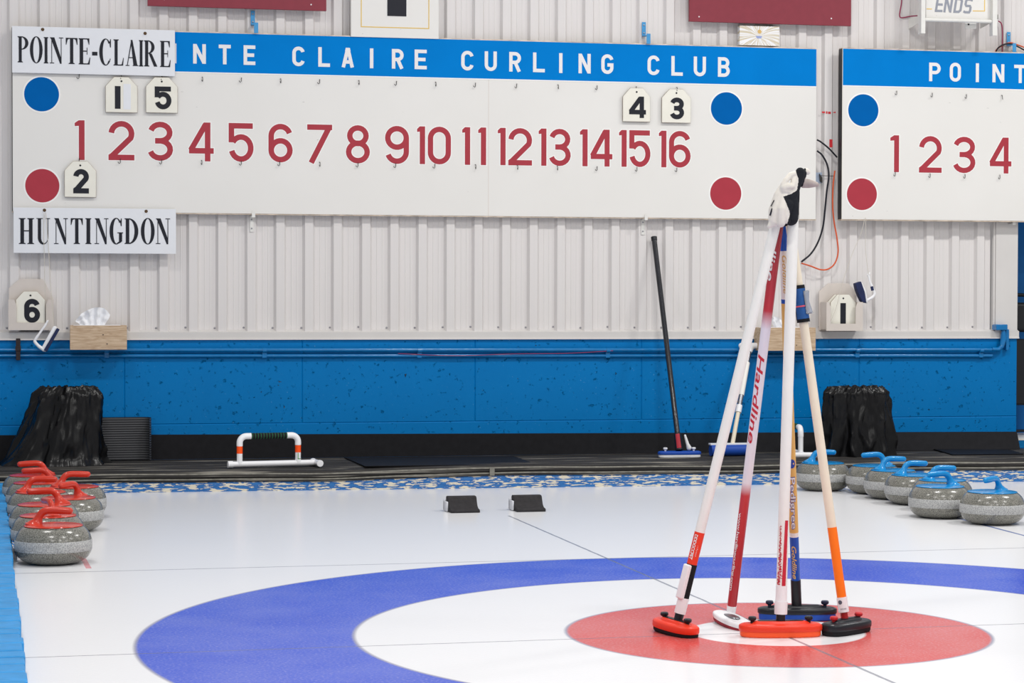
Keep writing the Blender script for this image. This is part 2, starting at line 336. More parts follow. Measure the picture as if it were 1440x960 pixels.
# ------------------------------------------------------------------ mesh builder
class MB:
    def __init__(s): s.V = []; s.F = []; s.MI = []
    def add(s, V, F, mi=0):
        o = len(s.V); s.V += [tuple(v) for v in V]
        for f in F: s.F.append(tuple(i + o for i in f)); s.MI.append(mi)
        return s
    def box(s, x0, x1, y0, y1, z0, z1, mi=0):
        x0, x1 = sorted((x0, x1)); y0, y1 = sorted((y0, y1)); z0, z1 = sorted((z0, z1))
        V = [(x0, y0, z0), (x1, y0, z0), (x1, y1, z0), (x0, y1, z0), (x0, y0, z1), (x1, y0, z1), (x1, y1, z1), (x0, y1, z1)]
        return s.add(V, [(0, 3, 2, 1), (4, 5, 6, 7), (0, 1, 5, 4), (1, 2, 6, 5), (2, 3, 7, 6), (3, 0, 4, 7)], mi)
    def prism(s, poly, y0, y1, mi=0):
        """polygon in x,z (counter-clockwise seen from the front, -y) extruded from y0 (front) to y1"""
        n = len(poly); V = [(x, y0, z) for x, z in poly] + [(x, y1, z) for x, z in poly]
        F = [tuple(range(n)), tuple(range(2 * n - 1, n - 1, -1))]
        F += [(i, i + n, (i + 1) % n + n, (i + 1) % n) for i in range(n)]
        return s.add(V, F, mi)
    def tube(s, path, r, n=14, cap=True, mi=0, round_end=False, flat=1.0):
        P = [Vector(p) for p in path]; N = len(P)
        R = list(r) if hasattr(r, '__len__') else [r] * N
        if round_end:
            d0 = (P[0] - P[1]).normalized(); d1 = (P[-1] - P[-2]).normalized(); r0, r1 = R[0], R[-1]
            pre = [(P[0] + d0 * r0 * sin(a), r0 * cos(a)) for a in (1.45, 1.1, .7, .35)]
            post = [(P[-1] + d1 * r1 * sin(a), r1 * cos(a)) for a in (.35, .7, 1.1, 1.45)]
            P = [p for p, _ in pre] + P + [p for p, _ in post]; R = [q for _, q in pre] + R + [q for _, q in post]; N = len(P)
        up = None; V = []
        for i in range(N):
            d = (P[min(i + 1, N - 1)] - P[max(i - 1, 0)]).normalized()
            if up is None:
                up = Vector((0, 0, 1)) if abs(d.z) < .9 else Vector((0, 1, 0))
            a = d.cross(up); 
            if a.length < 1e-5: a = d.cross(Vector((1, 0, 0)))
            a.normalize(); b = a.cross(d).normalized(); up = b
            for k in range(n):
                t = 2 * pi * k / n
                V.append(P[i] + a * cos(t) * R[i] + b * sin(t) * R[i] * flat)
        F = [(i * n + k, i * n + (k + 1) % n, (i + 1) * n + (k + 1) % n, (i + 1) * n + k) for i in range(N - 1) for k in range(n)]
        if cap: F += [tuple(range(n - 1, -1, -1)), tuple(range((N - 1) * n, N * n))]
        return s.add(V, F, mi)
    def lathe(s, prof, n=40, mi=0, c=(0, 0, 0)):
        V = []; m = len(prof)
        for r, z in prof:
            for k in range(n):
                t = 2 * pi * k / n; V.append((c[0] + r * cos(t), c[1] + r * sin(t), c[2] + z))
        F = [(i * n + k, i * n + (k + 1) % n, (i + 1) * n + (k + 1) % n, (i + 1) * n + k) for i in range(m - 1) for k in range(n)]
        if prof[0][0] > 1e-6: F.append(tuple(range(n - 1, -1, -1)))
        if prof[-1][0] > 1e-6: F.append(tuple(range((m - 1) * n, m * n)))
        return s.add(V, F, mi)
    def loft(s, outline, levels, mi=0):
        """outline [(x,y)], levels [(z, sx, sy)]"""
        n = len(outline); V = [(x * sx, y * sy, z) for z, sx, sy in levels for x, y in outline]; m = len(levels)
        F = [(i * n + k, i * n + (k + 1) % n, (i + 1) * n + (k + 1) % n, (i + 1) * n + k) for i in range(m - 1) for k in range(n)]
        F += [tuple(range(n - 1, -1, -1)), tuple(range((m - 1) * n, m * n))]
        return s.add(V, F, mi)
    def ribbon(s, pts, w, y, th=.0012, closed=False, mi=0):
        P = [Vector((p[0], p[1])) for p in pts]; N = len(P); Lp = []; Rp = []
        for i in range(N):
            if closed: a, b = P[i - 1], P[(i + 1) % N]
            else: a, b = P[max(i - 1, 0)], P[min(i + 1, N - 1)]
            d1 = (P[i] - a); d2 = (b - P[i])
            if d1.length < 1e-9: d1 = d2
            if d2.length < 1e-9: d2 = d1
            d1 = d1.normalized(); d2 = d2.normalized()
            n1 = Vector((-d1.y, d1.x)); n2 = Vector((-d2.y, d2.x)); m_ = n1 + n2
            if m_.length < .3: m_ = n1
            m_.normalize(); k = min(1 / max(m_.dot(n1), .35), 2.2)
            Lp.append(P[i] + m_ * k * w / 2); Rp.append(P[i] - m_ * k * w / 2)
        V = []
        for i in range(N):
            V += [(Lp[i].x, y - th, Lp[i].y), (Rp[i].x, y - th, Rp[i].y), (Lp[i].x, y, Lp[i].y), (Rp[i].x, y, Rp[i].y)]
        F = []
        for i in range(N if closed else N - 1):
            a = 4 * i; b = 4 * ((i + 1) % N)
            F += [(a, a + 1, b + 1, b), (a, b, b + 2, a + 2), (a + 1, a + 3, b + 3, b + 1)]
        if not closed:
            F += [(0, 2, 3, 1), (4 * N - 4, 4 * N - 3, 4 * N - 1, 4 * N - 2)]
        return s.add(V, F, mi)
    def build(s, name, mats, parent=None, ang=35, bevel=0, loc=None, rot=None, segs=2):
        me = bpy.data.meshes.new(name); me.from_pydata(s.V, [], s.F)
        mats = mats if isinstance(mats, (list, tuple)) else [mats]
        for m in mats: me.materials.append(m)
        me.polygons.foreach_set('material_index', s.MI)
        me.update()
        if ang:
            me.shade_smooth()
            me.set_sharp_from_angle(angle=radians(ang))
        o = bpy.data.objects.new(name, me); COL.objects.link(o)
        if parent: o.parent = parent
        if loc is not None: o.location = loc
        if rot is not None: o.rotation_euler = rot
        if bevel:
            b = o.modifiers.new('bevel', 'BEVEL'); b.width = bevel; b.segments = segs; b.limit_method = 'ANGLE'; b.angle_limit = radians(40)
        return o

def tag(o, label, cat, group=None, kind=None):
    o['label'] = label; o['category'] = cat
    if group: o['group'] = group
    if kind: o['kind'] = kind
    return o
def struct(o, label=None):
    o['kind'] = 'structure'
    if label: o['label'] = label
    return o
def thing(name, label, cat, loc=(0, 0, 0), rz=0, group=None):
    o = bpy.data.objects.new(name, None); COL.objects.link(o); o.empty_display_size = .05
    o.location = loc; o.rotation_euler = (0, 0, rz)
    return tag(o, label, cat, group)
def copy_tree(o, parent=None):
    c = o.copy(); COL.objects.link(c); c.parent = parent
    for ch in [k for k in COL.objects if k.parent == o]: copy_tree(ch, c)
    return c

class WT:
    """a thing on the back wall: local x = along the wall, local -y = towards the room, z up"""
    def __init__(s, name, label, cat, px, py, off=0.0, group=None):
        s.off = off; s.u0, s.z0 = WP(px, py, off)
        s.root = thing(name, label, cat, W3(s.u0, off, s.z0), WA, group)
    def p(s, px, py, off=None):
        off = s.off if off is None else off
        u, z = WP(px, py, off); return u - s.u0, z - s.z0
    def q(s, px, py, off=None):
        off = s.off if off is None else off
        x, z = s.p(px, py, off); return Vector((x, -(off - s.off), z))

# ------------------------------------------------------------------ glyphs (painted lettering as strokes)
def arc(cx, cy, rx, ry, a0, a1, n=14):
    return [(cx + rx * cos(radians(a0 + (a1 - a0) * i / n)), cy + ry * sin(radians(a0 + (a1 - a0) * i / n))) for i in range(n + 1)]
def glyph(ch, w, h, t):
    """strokes: list of (points, closed) of stroke width t, plus ('poly', pts)"""
    L = t / 2; R = w - t / 2; B = t / 2; T = h - t / 2; cx = w / 2; rx = (R - L) / 2; mid = h * .5
    rr = min(rx, (T - B) / 2)
    if ch in '0O': return [(arc(cx, T - rr, rx, rr, 180, 0) + arc(cx, B + rr, rx, rr, 0, -180), True)]
    if ch == '1':
        return [([(R, 0), (R, h)], False), ('poly', [(w - t, h), (0, h * .93), (0, h * .85), (w - t, h * .86)])]
    if ch == 'I': return [([(cx, 0), (cx, h)], False)]
    if ch == '|': return [([(cx, 0), (cx, h)], False)]
    if ch == '2':
        a = arc(cx, T - rr, rx, rr, 175, -25)
        return [(a + [(t * .62, t * .75)], False), ([(0, B), (w, B)], False), ('poly', [(0, t * .6), (t, t * .6), (t * 1.25, t * 1.15), (t * .2, t * 1.15)])]
    if ch == '3':
        r1 = (T - mid - .01 * h) / 2; r2 = (mid + .01 * h - B) / 2; m_ = mid + .01 * h
        return [(arc(cx - .02 * w, T - r1, rx * .95, r1, 165, -85), False), (arc(cx - .02 * w, B + r2, rx, r2, 85, -165), False), ([(cx - .22 * w, m_), (cx + .1 * w, m_)], False)]
    if ch == '4':
        return [([(w * .76, 0), (w * .76, h)], False), ([(w * .68, h - t * .35), (t * .42, h * .285)], False), ([(t * .1, h * .27), (w, h * .27)], False), ('poly', [(w * .76 - t / 2, h), (w * .60, h), (w * .60, h - t * .6), (w * .76 - t / 2, h - t)])]
    if ch == '5':
        ry = .30 * h - t * .1
        return [([(w * .97, T), (L, T), (L, B + ry * 1.50)], False), (arc(cx, B + ry, rx, ry, 148, -165, 22), False)]
    if ch == '6' or ch == '9':
        ry = (mid + .06 * h - B) / 2
        g = [(arc(cx, T - rr, rx, rr, 18, 180) + [(L, B + ry)], False), (arc(cx, B + ry, rx, ry, 0, 360, 26)[:-1], True)]
        if ch == '9': g = [([(w - x, h - y) for x, y in p], c) for p, c in g]
        return g
    if ch == '7': return [([(0, T), (w, T)], False), ([(w - t * .55, T), (w * .16, 0)], False), ('poly', [(w - t * 1.1, h), (w, h), (w, T - t * .3), (w - t * 1.3, T - t * .5)])]
    if ch == '8':
        r1 = (T - mid) / 2 - .01 * h; r2 = (mid + .03 * h - B) / 2
        return [(arc(cx, T - r1, rx * .88, r1, 0, 360, 24)[:-1], True), (arc(cx, B + r2, rx, r2, 0, 360, 26)[:-1], True)]
    if ch == 'C': return [(arc(cx, T - rr, rx, rr, 12, 180) + arc(cx, B + rr, rx, rr, 180, 348), False)]
    if ch == 'G': return [(arc(cx, T - rr, rx, rr, 12, 180) + arc(cx, B + rr, rx, rr, 180, 360) + [(R, h * .47)], False), ([(cx, h * .46), (w, h * .46)], False)]
    if ch == 'U': return [([(L, h)] + arc(cx, B + rr, rx, rr, 180, 360) + [(R, h)], False)]
    if ch == 'L': return [([(L, h), (L, 0)], False), ([(0, B), (w, B)], False)]
    if ch == 'E': return [([(L, h), (L, 0)], False), ([(0, B), (w, B)], False), ([(0, T), (w, T)], False), ([(0, mid), (w * .9, mid)], False)]
    if ch == 'T': return [([(0, T), (w, T)], False), ([(cx, 0), (cx, h)], False)]
    if ch == 'N': return [([(L, 0), (L, h)], False), ([(R, 0), (R, h)], False), ([(L, h - t * .2), (R, t * .2)], False)]
    if ch == 'A': return [([(t * .45, 0), (cx, h - t * .1)], False), ([(w - t * .45, 0), (cx, h - t * .1)], False), ([(w * .2, h * .28), (w * .8, h * .28)], False), ('poly', [(cx - t * .6, h), (cx - t * .8, h - t), (cx + t * .8, h - t), (cx + t * .6, h)])]
    if ch in 'PR':
        m_ = h * .47; q = (T - m_) / 2
        g = [([(L, 0), (L, h)], False), ([(L, T), (R - q, T)] + arc(R - q, T - q, q, q, 90, -90)[1:] + [(L, m_)], False)]
        if ch == 'R': g.append(([(cx, m_), (R, 0)], False))
        return g
    if ch == 'B':
        m_ = h * .52; q = (T - m_) / 2; q2 = (m_ - B) / 2
        return [([(L, 0), (L, h)], False), ([(L, T), (R - q - .04 * w, T)] + arc(R - q - .04 * w, T - q, q, q, 90, -90)[1:] + [(L, m_)], False), ([(L, m_), (R - q2, m_)] + arc(R - q2, B + q2, q2, q2, 90, -90)[1:] + [(L, B)], False)]
    if ch == 'D': return [([(L, B), (L, T), (R - .2 * w, T), (R, T - .2 * w), (R, B + .2 * w), (R - .2 * w, B)], True)]
    if ch == 'S': return [([(w, T - .06 * h), (R - .15 * w, T), (L + .1 * w, T), (L, T - .12 * h), (L, mid + .1 * h), (L + .12 * w, mid), (R - .12 * w, mid), (R, mid - .1 * h), (R, B + .12 * h), (R - .1 * w, B), (L + .1 * w, B), (0, B + .06 * h)], False)]
    return []
def draw(mb, ch, x0, x1, z0, z1, t, y, mi=0, grow=0, th=.0012, slant=0):
    """glyph in the box x0..x1, z0..z1"""
    for k, g in enumerate(glyph(ch, x1 - x0, z1 - z0, t)):
        yy = y - k * .00008
        sh = lambda a, b: (x0 + a + slant * b, z0 + b)
        if g[0] == 'poly': 
            pts = [sh(*p) for p in g[1]]
            if sum((pts[i][0] * pts[(i + 1) % len(pts)][1] - pts[(i + 1) % len(pts)][0] * pts[i][1]) for i in range(len(pts))) < 0: pts.reverse()
            if grow:
                cxx = sum(p[0] for p in pts) / len(pts); czz = sum(p[1] for p in pts) / len(pts)
                pts = [(p[0] + math.copysign(grow / 2, p[0] - cxx), p[1] + math.copysign(grow / 2, p[1] - czz)) for p in pts]
            mb.prism(pts, yy - th, y, mi)
        else:
            pts = [sh(*p) for p in g[0]]
            if grow and not g[1] and len(pts) > 1:
                a = Vector(pts[0]) - Vector(pts[1]); b = Vector(pts[-1]) - Vector(pts[-2])
                pts[0] = tuple(Vector(pts[0]) + a.normalized() * grow / 2); pts[-1] = tuple(Vector(pts[-1]) + b.normalized() * grow / 2)
            mb.ribbon(pts, t + grow, yy, th, g[1], mi)

def ellring(mb, cx, cy, ro, ryo, ri, ryi, a0, a1, y, th, n=24, mi=0, icx=None):
    V = []; icx = cx if icx is None else icx
    for i in range(n + 1):
        a = radians(a0 + (a1 - a0) * i / n)
        po = (cx + ro * cos(a), cy + ryo * sin(a)); pi_ = (icx + ri * cos(a), cy + ryi * sin(a))
        V += [(po[0], y - th, po[1]), (pi_[0], y - th, pi_[1]), (po[0], y, po[1]), (pi_[0], y, pi_[1])]
    F = []
    for i in range(n):
        a, b = 4 * i, 4 * i + 4
        F += [(a, b, b + 1, a + 1), (a, a + 2, b + 2, b), (a + 1, b + 1, b + 3, a + 3)]
    mb.add(V, F, mi)
def serif(mb, ch, x0, x1, z0, z1, y, th=.0012, mi=0):
    """condensed bold serif capital in the box"""
    W, H = x1 - x0, z1 - z0; k = [0]
    def P(*pts):
        pts = [(x0 + a * W, z0 + b * H) for a, b in pts]
        if sum((pts[i][0] * pts[(i + 1) % len(pts)][1] - pts[(i + 1) % len(pts)][0] * pts[i][1]) for i in range(len(pts))) < 0: pts.reverse()
        k[0] += 1; mb.prism(pts, y - th - k[0] * .00006, y, mi)
    def stem(c, w=.26, s=.24, top=True, bot=True):
        P((c - w / 2, 0), (c + w / 2, 0), (c + w / 2, 1), (c - w / 2, 1))
        if bot: P((c - s, 0), (c + s, 0), (c + s, .025), (c + w / 2, .05), (c - w / 2, .05), (c - s, .025))
        if top: P((c - s, 1), (c + s, 1), (c + s, .975), (c + w / 2, .95), (c - w / 2, .95), (c - s, .975))
    def ring(cx, cy, ro, ryo, ri, ryi, a0, a1, icx=None):
        k[0] += 1
        ellring(mb, x0 + cx * W, z0 + cy * H, ro * W, ryo * H, ri * W, ryi * H, a0, a1, y - k[0] * .00006, th, mi=mi, icx=None if icx is None else x0 + icx * W)
    pass
    if ch == 'I': stem(.5, .62, .5)
    elif ch == '-': P((0, .36), (1, .36), (1, .5), (0, .5))
    elif ch == 'O': ring(.5, .5, .5, .52, .24, .49, 0, 360)
    elif ch == 'C':
        ring(.52, .5, .52, .52, .27, .485, 42, 318, icx=.56); P((.9, .68), (.97, .68), (.97, 1), (.92, 1), (.84, .86))
        P((.86, .12), (.95, .24), (.90, .26), (.80, .12))
    elif ch == 'G':
        ring(.5, .5, .5, .52, .26, .485, 42, 300, icx=.54); stem(.82, .24, .2, bot=False) if False else None
        P((.72, .06), (.96, .10), (.96, .42), (.72, .42)); P((.6, .42), (1.03, .42), (1.03, .455), (.6, .455)); P((.86, .70), (.93, .70), (.93, 1), (.88, 1), (.80, .86)); P((.55, -.02), (.9, .07), (.8, .13), (.55, .03))
    elif ch == 'D': stem(.2, .26, .22); ring(.3, .5, .7, .5, .42, .46, -90, 90)
    elif ch == 'P': stem(.24, .28, .24); ring(.36, .745, .64, .255, .34, .22, -90, 90)
    elif ch == 'R': stem(.2, .24, .2); ring(.3, .745, .5, .255, .26, .22, -90, 90); P((.36, .5), (.58, .5), (1.0, .02), (1.0, 0), (.76, 0))
    elif ch == 'T': stem(.5, .28, .26, top=False); P((0, 1), (1, 1), (1, .96), (0, .96)); P((0, 1), (0, .74), (.05, .74), (.16, .93), (.3, .97)); P((1, 1), (1, .74), (.95, .74), (.84, .93), (.7, .97))
    elif ch == 'E': stem(.24, .3, .24); P((.2, .96), (.92, .96), (.92, 1), (.2, 1)); P((.2, 0), (.94, 0), (.94, .04), (.2, .04)); P((.3, .49), (.7, .49), (.7, .53), (.3, .53)); P((.7, .38), (.75, .38), (.75, .64), (.7, .64)); P((.92, 1), (.92, .76), (.87, .76), (.76, .94), (.66, .98)); P((.94, 0), (1, .27), (.95, .27), (.82, .07), (.7, .02))
    elif ch == 'L': stem(.26, .3, .26); P((.2, 0), (.94, 0), (.94, .04), (.2, .04)); P((.94, 0), (1, .3), (.95, .3), (.82, .07), (.7, .02))
    elif ch == 'A': P((.40, 1), (.54, 1), (.94, 0), (.62, 0)); P((.44, 1), (.50, .93), (.16, 0), (.10, 0)); P((.22, .30), (.75, .30), (.75, .335), (.22, .335)); P((0, 0), (.3, 0), (.3, .03), (0, .03)); P((.56, 0), (1, 0), (1, .03), (.56, .03))
    elif ch == 'N': P((0, 1), (.34, 1), (.87, .16), (.87, -.01), (.76, -.01), (.10, .93)); P((.12, 0), (.17, 0), (.17, .97), (.12, .97)); P((.82, 0), (.87, 0), (.87, 1), (.82, 1)); P((0, 0), (.32, 0), (.32, .03), (0, .03)); P((.68, .97), (1, .97), (1, 1), (.68, 1))
    elif ch == 'H': stem(.22, .24, .22); stem(.78, .24, .22); P((.3, .49), (.7, .49), (.7, .53), (.3, .53))
    elif ch == 'U':
        P((.1, .25), (.34, .25), (.34, 1), (.1, 1)); P((0, .97), (.46, .97), (.46, 1), (0, 1)); P((.82, .25), (.87, .25), (.87, 1), (.82, 1)); P((.68, .97), (1, .97), (1, 1), (.68, 1))
        ring(.485, .26, .385, .28, .335, .24, 180, 360, icx=.50) ; ring(.485, .26, .385, .28, .2, .22, 180, 270, icx=.54)
def tx_mesh(name, text, size, mats, fn, parent, shear=0, spacing=1.0, bold=0, maxe=.004):
    """text in the built-in face, every vertex carried through fn(x, y, depth)"""
    cu = bpy.data.curves.new(name, 'FONT'); cu.body = text; cu.size = size; cu.shear = shear; cu.space_character = spacing; cu.offset = bold; cu.resolution_u = 3
    o = bpy.data.objects.new(name, cu); COL.objects.link(o)
    bpy.context.view_layer.update()
    me = bpy.data.meshes.new_from_object(o.evaluated_get(bpy.context.evaluated_depsgraph_get()))
    bpy.data.objects.remove(o)
    bm = bmesh.new(); bm.from_mesh(me)
    for it in range(3):
        es = [e for e in bm.edges if e.calc_length() > maxe]
        if es: bmesh.ops.subdivide_edges(bm, edges=es, cuts=1); bmesh.ops.triangulate(bm, faces=bm.faces[:])
    for v in bm.verts: v.co = fn(v.co.x, v.co.y)
    bm.to_mesh(me); bm.free(); me.materials.clear(); me.materials.append(mats)
    q = bpy.data.objects.new(name, me); COL.objects.link(q); q.parent = parent
    return q

# ================================================================== the setting
def lerp(a, b, t): return a + (b - a) * t
def smooth(a, b, x):
    t = max(0, min(1, (x - a) / (b - a))); return t * t * (3 - 2 * t)
fl = MB(); fl.add([(-7, -8, 0), (9, -8, 0), (9, 5.4, 0), (-7, 5.4, 0)], [(0, 1, 2, 3)])
struct(fl.build('floor', ICE, ang=0), 'white curling ice with painted blue and red rings')

KA = -0.06; KO = Vector((0.26, 4.82, 0))
def kz(x):
    return -.007 + .015 * smooth(-.95, -.05, x) + .0022 * sin(3.1 * x + 1) + .0012 * sin(9 * x)
def wall_y(x):   # local depth of the wall face seen from the kerb frame
    X = KO.x + x; return 5.62 - .02 * (X - .42) - (KO.y + KA * x)
xs = [-4.6 + .06 * i for i in range(160)]
kb = MB(); V = []; F = []
prof = [(0, 0), (.002, .024), (.0, .046), (.006, .056), (.03, .058)]
for x in xs:
    for y, z in prof: V.append((x, y + .002 * noise.noise(Vector((x * 9, z * 40, 0))), z + (kz(x) * .9 if z > .03 else 0)))
n = len(prof)
F = [(i * n + k, (i + 1) * n + k, (i + 1) * n + k + 1, i * n + k + 1) for i in range(len(xs) - 1) for k in range(n - 1)]
kb.add(V, F)
struct(kb.build('trim_1', CHIP, loc=KO, rot=(0, 0, KA)), 'chipped blue and cream kerb at the end of the ice')

rm = MB(); V = []; F = []
prof = [(.028, .050), (.006, .052), (-.004, .056), (-.006, .064), (-.002, .069), (.004, .071), (.002, .075), (-.004, .078), (-.005, .090), (.0, .094), (.008, .096), (.010, .100), (.022, .106), (.03, .1075)]
y = .05
while y < .62:
    prof += [(y, .1075), (y + .004, .1105), (y + .016, .1105), (y + .020, .1075)]; y += .036
npf = len(prof) + 2
for x in xs:
    for yy, z in prof: V.append((x, yy, z + kz(x) * (1 if z < .1 else max(0, 1 - yy * 3))))
    V.append((x, .68, .108)); V.append((x, wall_y(x) - .026, .108))
n = npf
F = [(i * n + k, (i + 1) * n + k, (i + 1) * n + k + 1, i * n + k + 1) for i in range(len(xs) - 1) for k in range(n - 1)]
rm.add(V, F)
for i in range(len(rm.F)):
    if i % (n - 1) in (3, 4, 8, 9): rm.MI[i] = 1  # ridge shoulders carry the painted highlight
tag(rm.build('rubber_mat', [RUBBER, LIGHTLINE], loc=KO, rot=(0, 0, KA)), 'long ribbed black rubber matting on the walkway behind the ice', 'mat')
b = MB(); b.box(-.012, .012, -.009, .002, .060, .100)
jp = ony(693, 663, 4.80)
jo = b.build('joint_clip', LIGHTLINE, loc=(jp.x, KO.y + KA * (jp.x - KO.x) - .002, .004), rot=(0, 0, KA)); tag(jo, 'small grey clip on the black rubber edge above the left hack', 'clip')

# thin smooth mat lying on the ribbed one
sm = MB(); P = [onz(513, 656, .112), onz(754, 653.5, .112), onz(722, 642, .112), onz(484, 644, .112)]
c = sum(P, Vector()) / 4
Vv = [(p.x - c.x, p.y - c.y, 0) for p in P] + [(p.x - c.x, p.y - c.y, .004) for p in P]
sm.add(Vv, [(3, 2, 1, 0), (4, 5, 6, 7), (0, 1, 5, 4), (1, 2, 6, 5), (2, 3, 7, 6), (3, 0, 4, 7)])
tag(sm.build('floor_mat', RUBSMOOTH, ang=0, loc=(c.x, c.y, .1125)), 'flat smooth dark mat lying on the ribbed walkway behind the two hacks', 'mat')
sm = MB(); P = [onz(1340, 640, .112), onz(1440, 639, .112), onz(1420, 633, .112), onz(1313, 632, .112)]
c = sum(P, Vector()) / 4
Vv = [(p.x - c.x, p.y - c.y, 0) for p in P] + [(p.x - c.x, p.y - c.y, .004) for p in P]
sm.add(Vv, [(3, 2, 1, 0), (4, 5, 6, 7), (0, 1, 5, 4), (1, 2, 6, 5), (2, 3, 7, 6), (3, 0, 4, 7)])
tag(sm.build('floor_mat', RUBSMOOTH, ang=0, loc=(c.x, c.y, .1125)), 'dark smooth mat on the walkway behind the blue-handled stones', 'mat')

# ---- back wall (local frame: x along the wall, -y to the room)
zb = WP(700, 476)[1]; zt = WP(700, 465, .03)[1]
uR = WP(1428, 400)[0]; uC = WP(1397, 400)[0]
PIT, PH = 0.1524, -2.398
pr = []; u = PH - PIT * 14
while u < 5.2:
    pr += [(u - .013, 0), (u, .020), (u + .0425, .020), (u + .0535, 0), (u + .079, 0), (u + .081, .0016), (u + .085, .0016), (u + .087, 0), (u + .108, 0), (u + .110, .0014), (u + .113, .0014), (u + .115, 0)]; u += PIT
def siding(mb, pts, z0, z1, mi=0):
    V = []
    for u, d in pts: V += [(u, -d, z0), (u, -d, z1)]
    mb.add(V, [(2 * i, 2 * i + 2, 2 * i + 3, 2 * i + 1) for i in range(len(pts) - 1)], mi)
sd = MB(); low = [p for p in pr if p[0] < uC]
siding(sd, low, zt - .01, 2.12); siding(sd, pr, 2.12, 3.4)
wall = struct(sd.build('wall_back', SIDING, ang=0, loc=WO, rot=(0, 0, WA)), 'white ribbed metal siding')
# concrete base
cb = MB(); nx = 120; V = []
cz = [.0, .1, .2, .288, .292, .296, .36, .46, .56, zb - .003]
jx = [WP(px, 540, .02)[0] for px in (175, 425, 668, 902, 1208)]
cxs = sorted(set([-4.6 + .075 * i for i in range(102) if -4.6 + .075 * i < uR] + [uR] + [q + d for q in jx for d in (-.004, 0, .004)]))
for x in cxs:
    for z in cz:
        d = .022 + .0025 * noise.noise(Vector((x * 2, z * 3, 1)))
        if abs(z - .292) < .001: d -= .003
        if z > .295 and any(abs(x - q) < .001 for q in jx): d -= .0035
        V.append((x, -d, z))
m_ = len(cz); cb.add(V, [(i * m_ + k, (i + 1) * m_ + k, (i + 1) * m_ + k + 1, i * m_ + k + 1) for i in range(len(cxs) - 1) for k in range(m_ - 1)])
cb.add([(uR, -.022, 0), (uR, .6, 0), (uR, .6, zb), (uR, -.022, zb)], [(0, 1, 2, 3)])
cbo = cb.build('concrete_base', CONC, wall); cbo['label'] = 'rough blue painted concrete'
lg = MB(); lg.box(-4.6, uR + .01, -.034, .0, zb, zb + .004); lg.box(-4.6, uR + .01, -.030, -.026, zb, zt - .006); lg.add([(-4.6, -.030, zt - .006), (uR + .01, -.030, zt - .006), (uR + .01, 0, zt + .006), (-4.6, 0, zt + .006)], [(0, 1, 2, 3)])
lg.add([(-4.6, -.036, zb - .003), (uR + .01, -.036, zb - .003), (uR + .01, -.030, zb + .006), (-4.6, -.030, zb + .006)], [(0, 1, 2, 3)])
struct(lg.build('trim_2', TRIMG, loc=WO, rot=(0, 0, WA)), 'pale grey ledge between siding and blue concrete')
ct = MB(); ct.box(uC, uR, -.03, .5, zt - .01, 2.13); ct.box(uC - .012, uC, -.024, 0, zt, 2.13)
struct(ct.build('trim_3', TRIMG, bevel=.002, loc=WO, rot=(0, 0, WA)), 'white corner trim')
# screws above the ledge
u = PH - PIT * 2; zs = WP(700, 460)[1]
while u < uC:
    if u > -2.75:
        s_ = MB(); s_.lathe([(0, .005), (.004, .004), (.0055, 0)], 10)
        s_.build('screw', STEEL, wall, loc=(u - .018, 0, zs + random.uniform(-.003, .003)), rot=(pi / 2, 0, 0))
    u += PIT
# recess on the right
rc = MB(); rc.box(uR - .02, 6, .5, .56, 0, 2.12)
rco = struct(rc.build('wall_recess', mat('recess_blue', (0, 100, 170), .5, noise_amt=.06, noise_scale=3), loc=WO, rot=(0, 0, WA)), 'blue wall of the recess')
st = MB(); st.box(uR + .004, 5, -.02, .48, .112, .155, 0); st.box(uR + .004, 5, -.022, .46, .155, .166, 1)
struct(st.build('trim_4', [PIPEB, FRAMEW], loc=WO, rot=(0, 0, WA)), 'blue step with a white top')
# black baseboard, its foot standing further out to the right
bb = MB(); V = []
for i in range(41):
    u = lerp(-4.6, uR - .0, i / 40); X = WO.x + u
    off = .028 + .05 * smooth(-.2, 3.0, u); zt_ = lerp(.243, .203, (u + 2.6) / 5.6)
    V += [(u, -off, .109), (u, -.030 - .004, zt_), (u, -.026, zt_ + .002), (u, -.024, .109)]
bb.add(V, [(4 * i + k, 4 * i + 4 + k, 4 * i + 4 + (k + 1) % 4, 4 * i + (k + 1) % 4) for i in range(40) for k in range(4)] + [(160, 161, 162, 163)])
struct(bb.build('baseboard_back', BASEB, loc=WO, rot=(0, 0, WA)), 'black rubber strip along the foot of the wall')

# left divider: cross-slatted blue boards
DT = .055
pa = onz(38.5, 962, DT); pb = onz(4, 664, DT)
dv = (pb - pa); dl = dv.length; dv.normalize(); dan = math.atan2(dv.y, dv.x) - pi / 2
db = MB(); y = -2.0; k = 0
random.seed(3)
while y < dl - .05:
    w = random.choice([.10, .12, .09, .14]); h = DT + random.uniform(-.003, .002); e = random.uniform(-.004, .004)
    db.box(-.9, e, y + .0025, min(y + w, dl) - .0025, .001, h, 1 if random.random() < .05 else 0); y += w
dbo = db.build('rink_divider', [SLAT, SLAT], bevel=.005, loc=(pa.x, pa.y, 0), rot=(0, 0, dan))
tag(dbo, 'low blue cross-slatted divider along the left edge of the ice', 'divider')
de = MB(); V = []
N = 90
for i in range(N + 1):
    yy = lerp(2.9, dl - .01, i / N)
    for x, z in ((.004, DT - .004), (.012 + .008 * noise.noise(Vector((yy * 7, 0, 3))), DT - .008), (.022 + .012 * noise.noise(Vector((yy * 9, 1, 3))), .03), (.018, .001)): V.append((x, yy, z))
de.add(V, [(4 * i + k, 4 * i + 4 + k, 4 * i + 5 + k, 4 * i + 1 + k) for i in range(N) for k in range(3)])
deo = de.build('worn_or_lit_edge', CHIP, dbo); deo['label'] = 'chipped cream and blue edge'

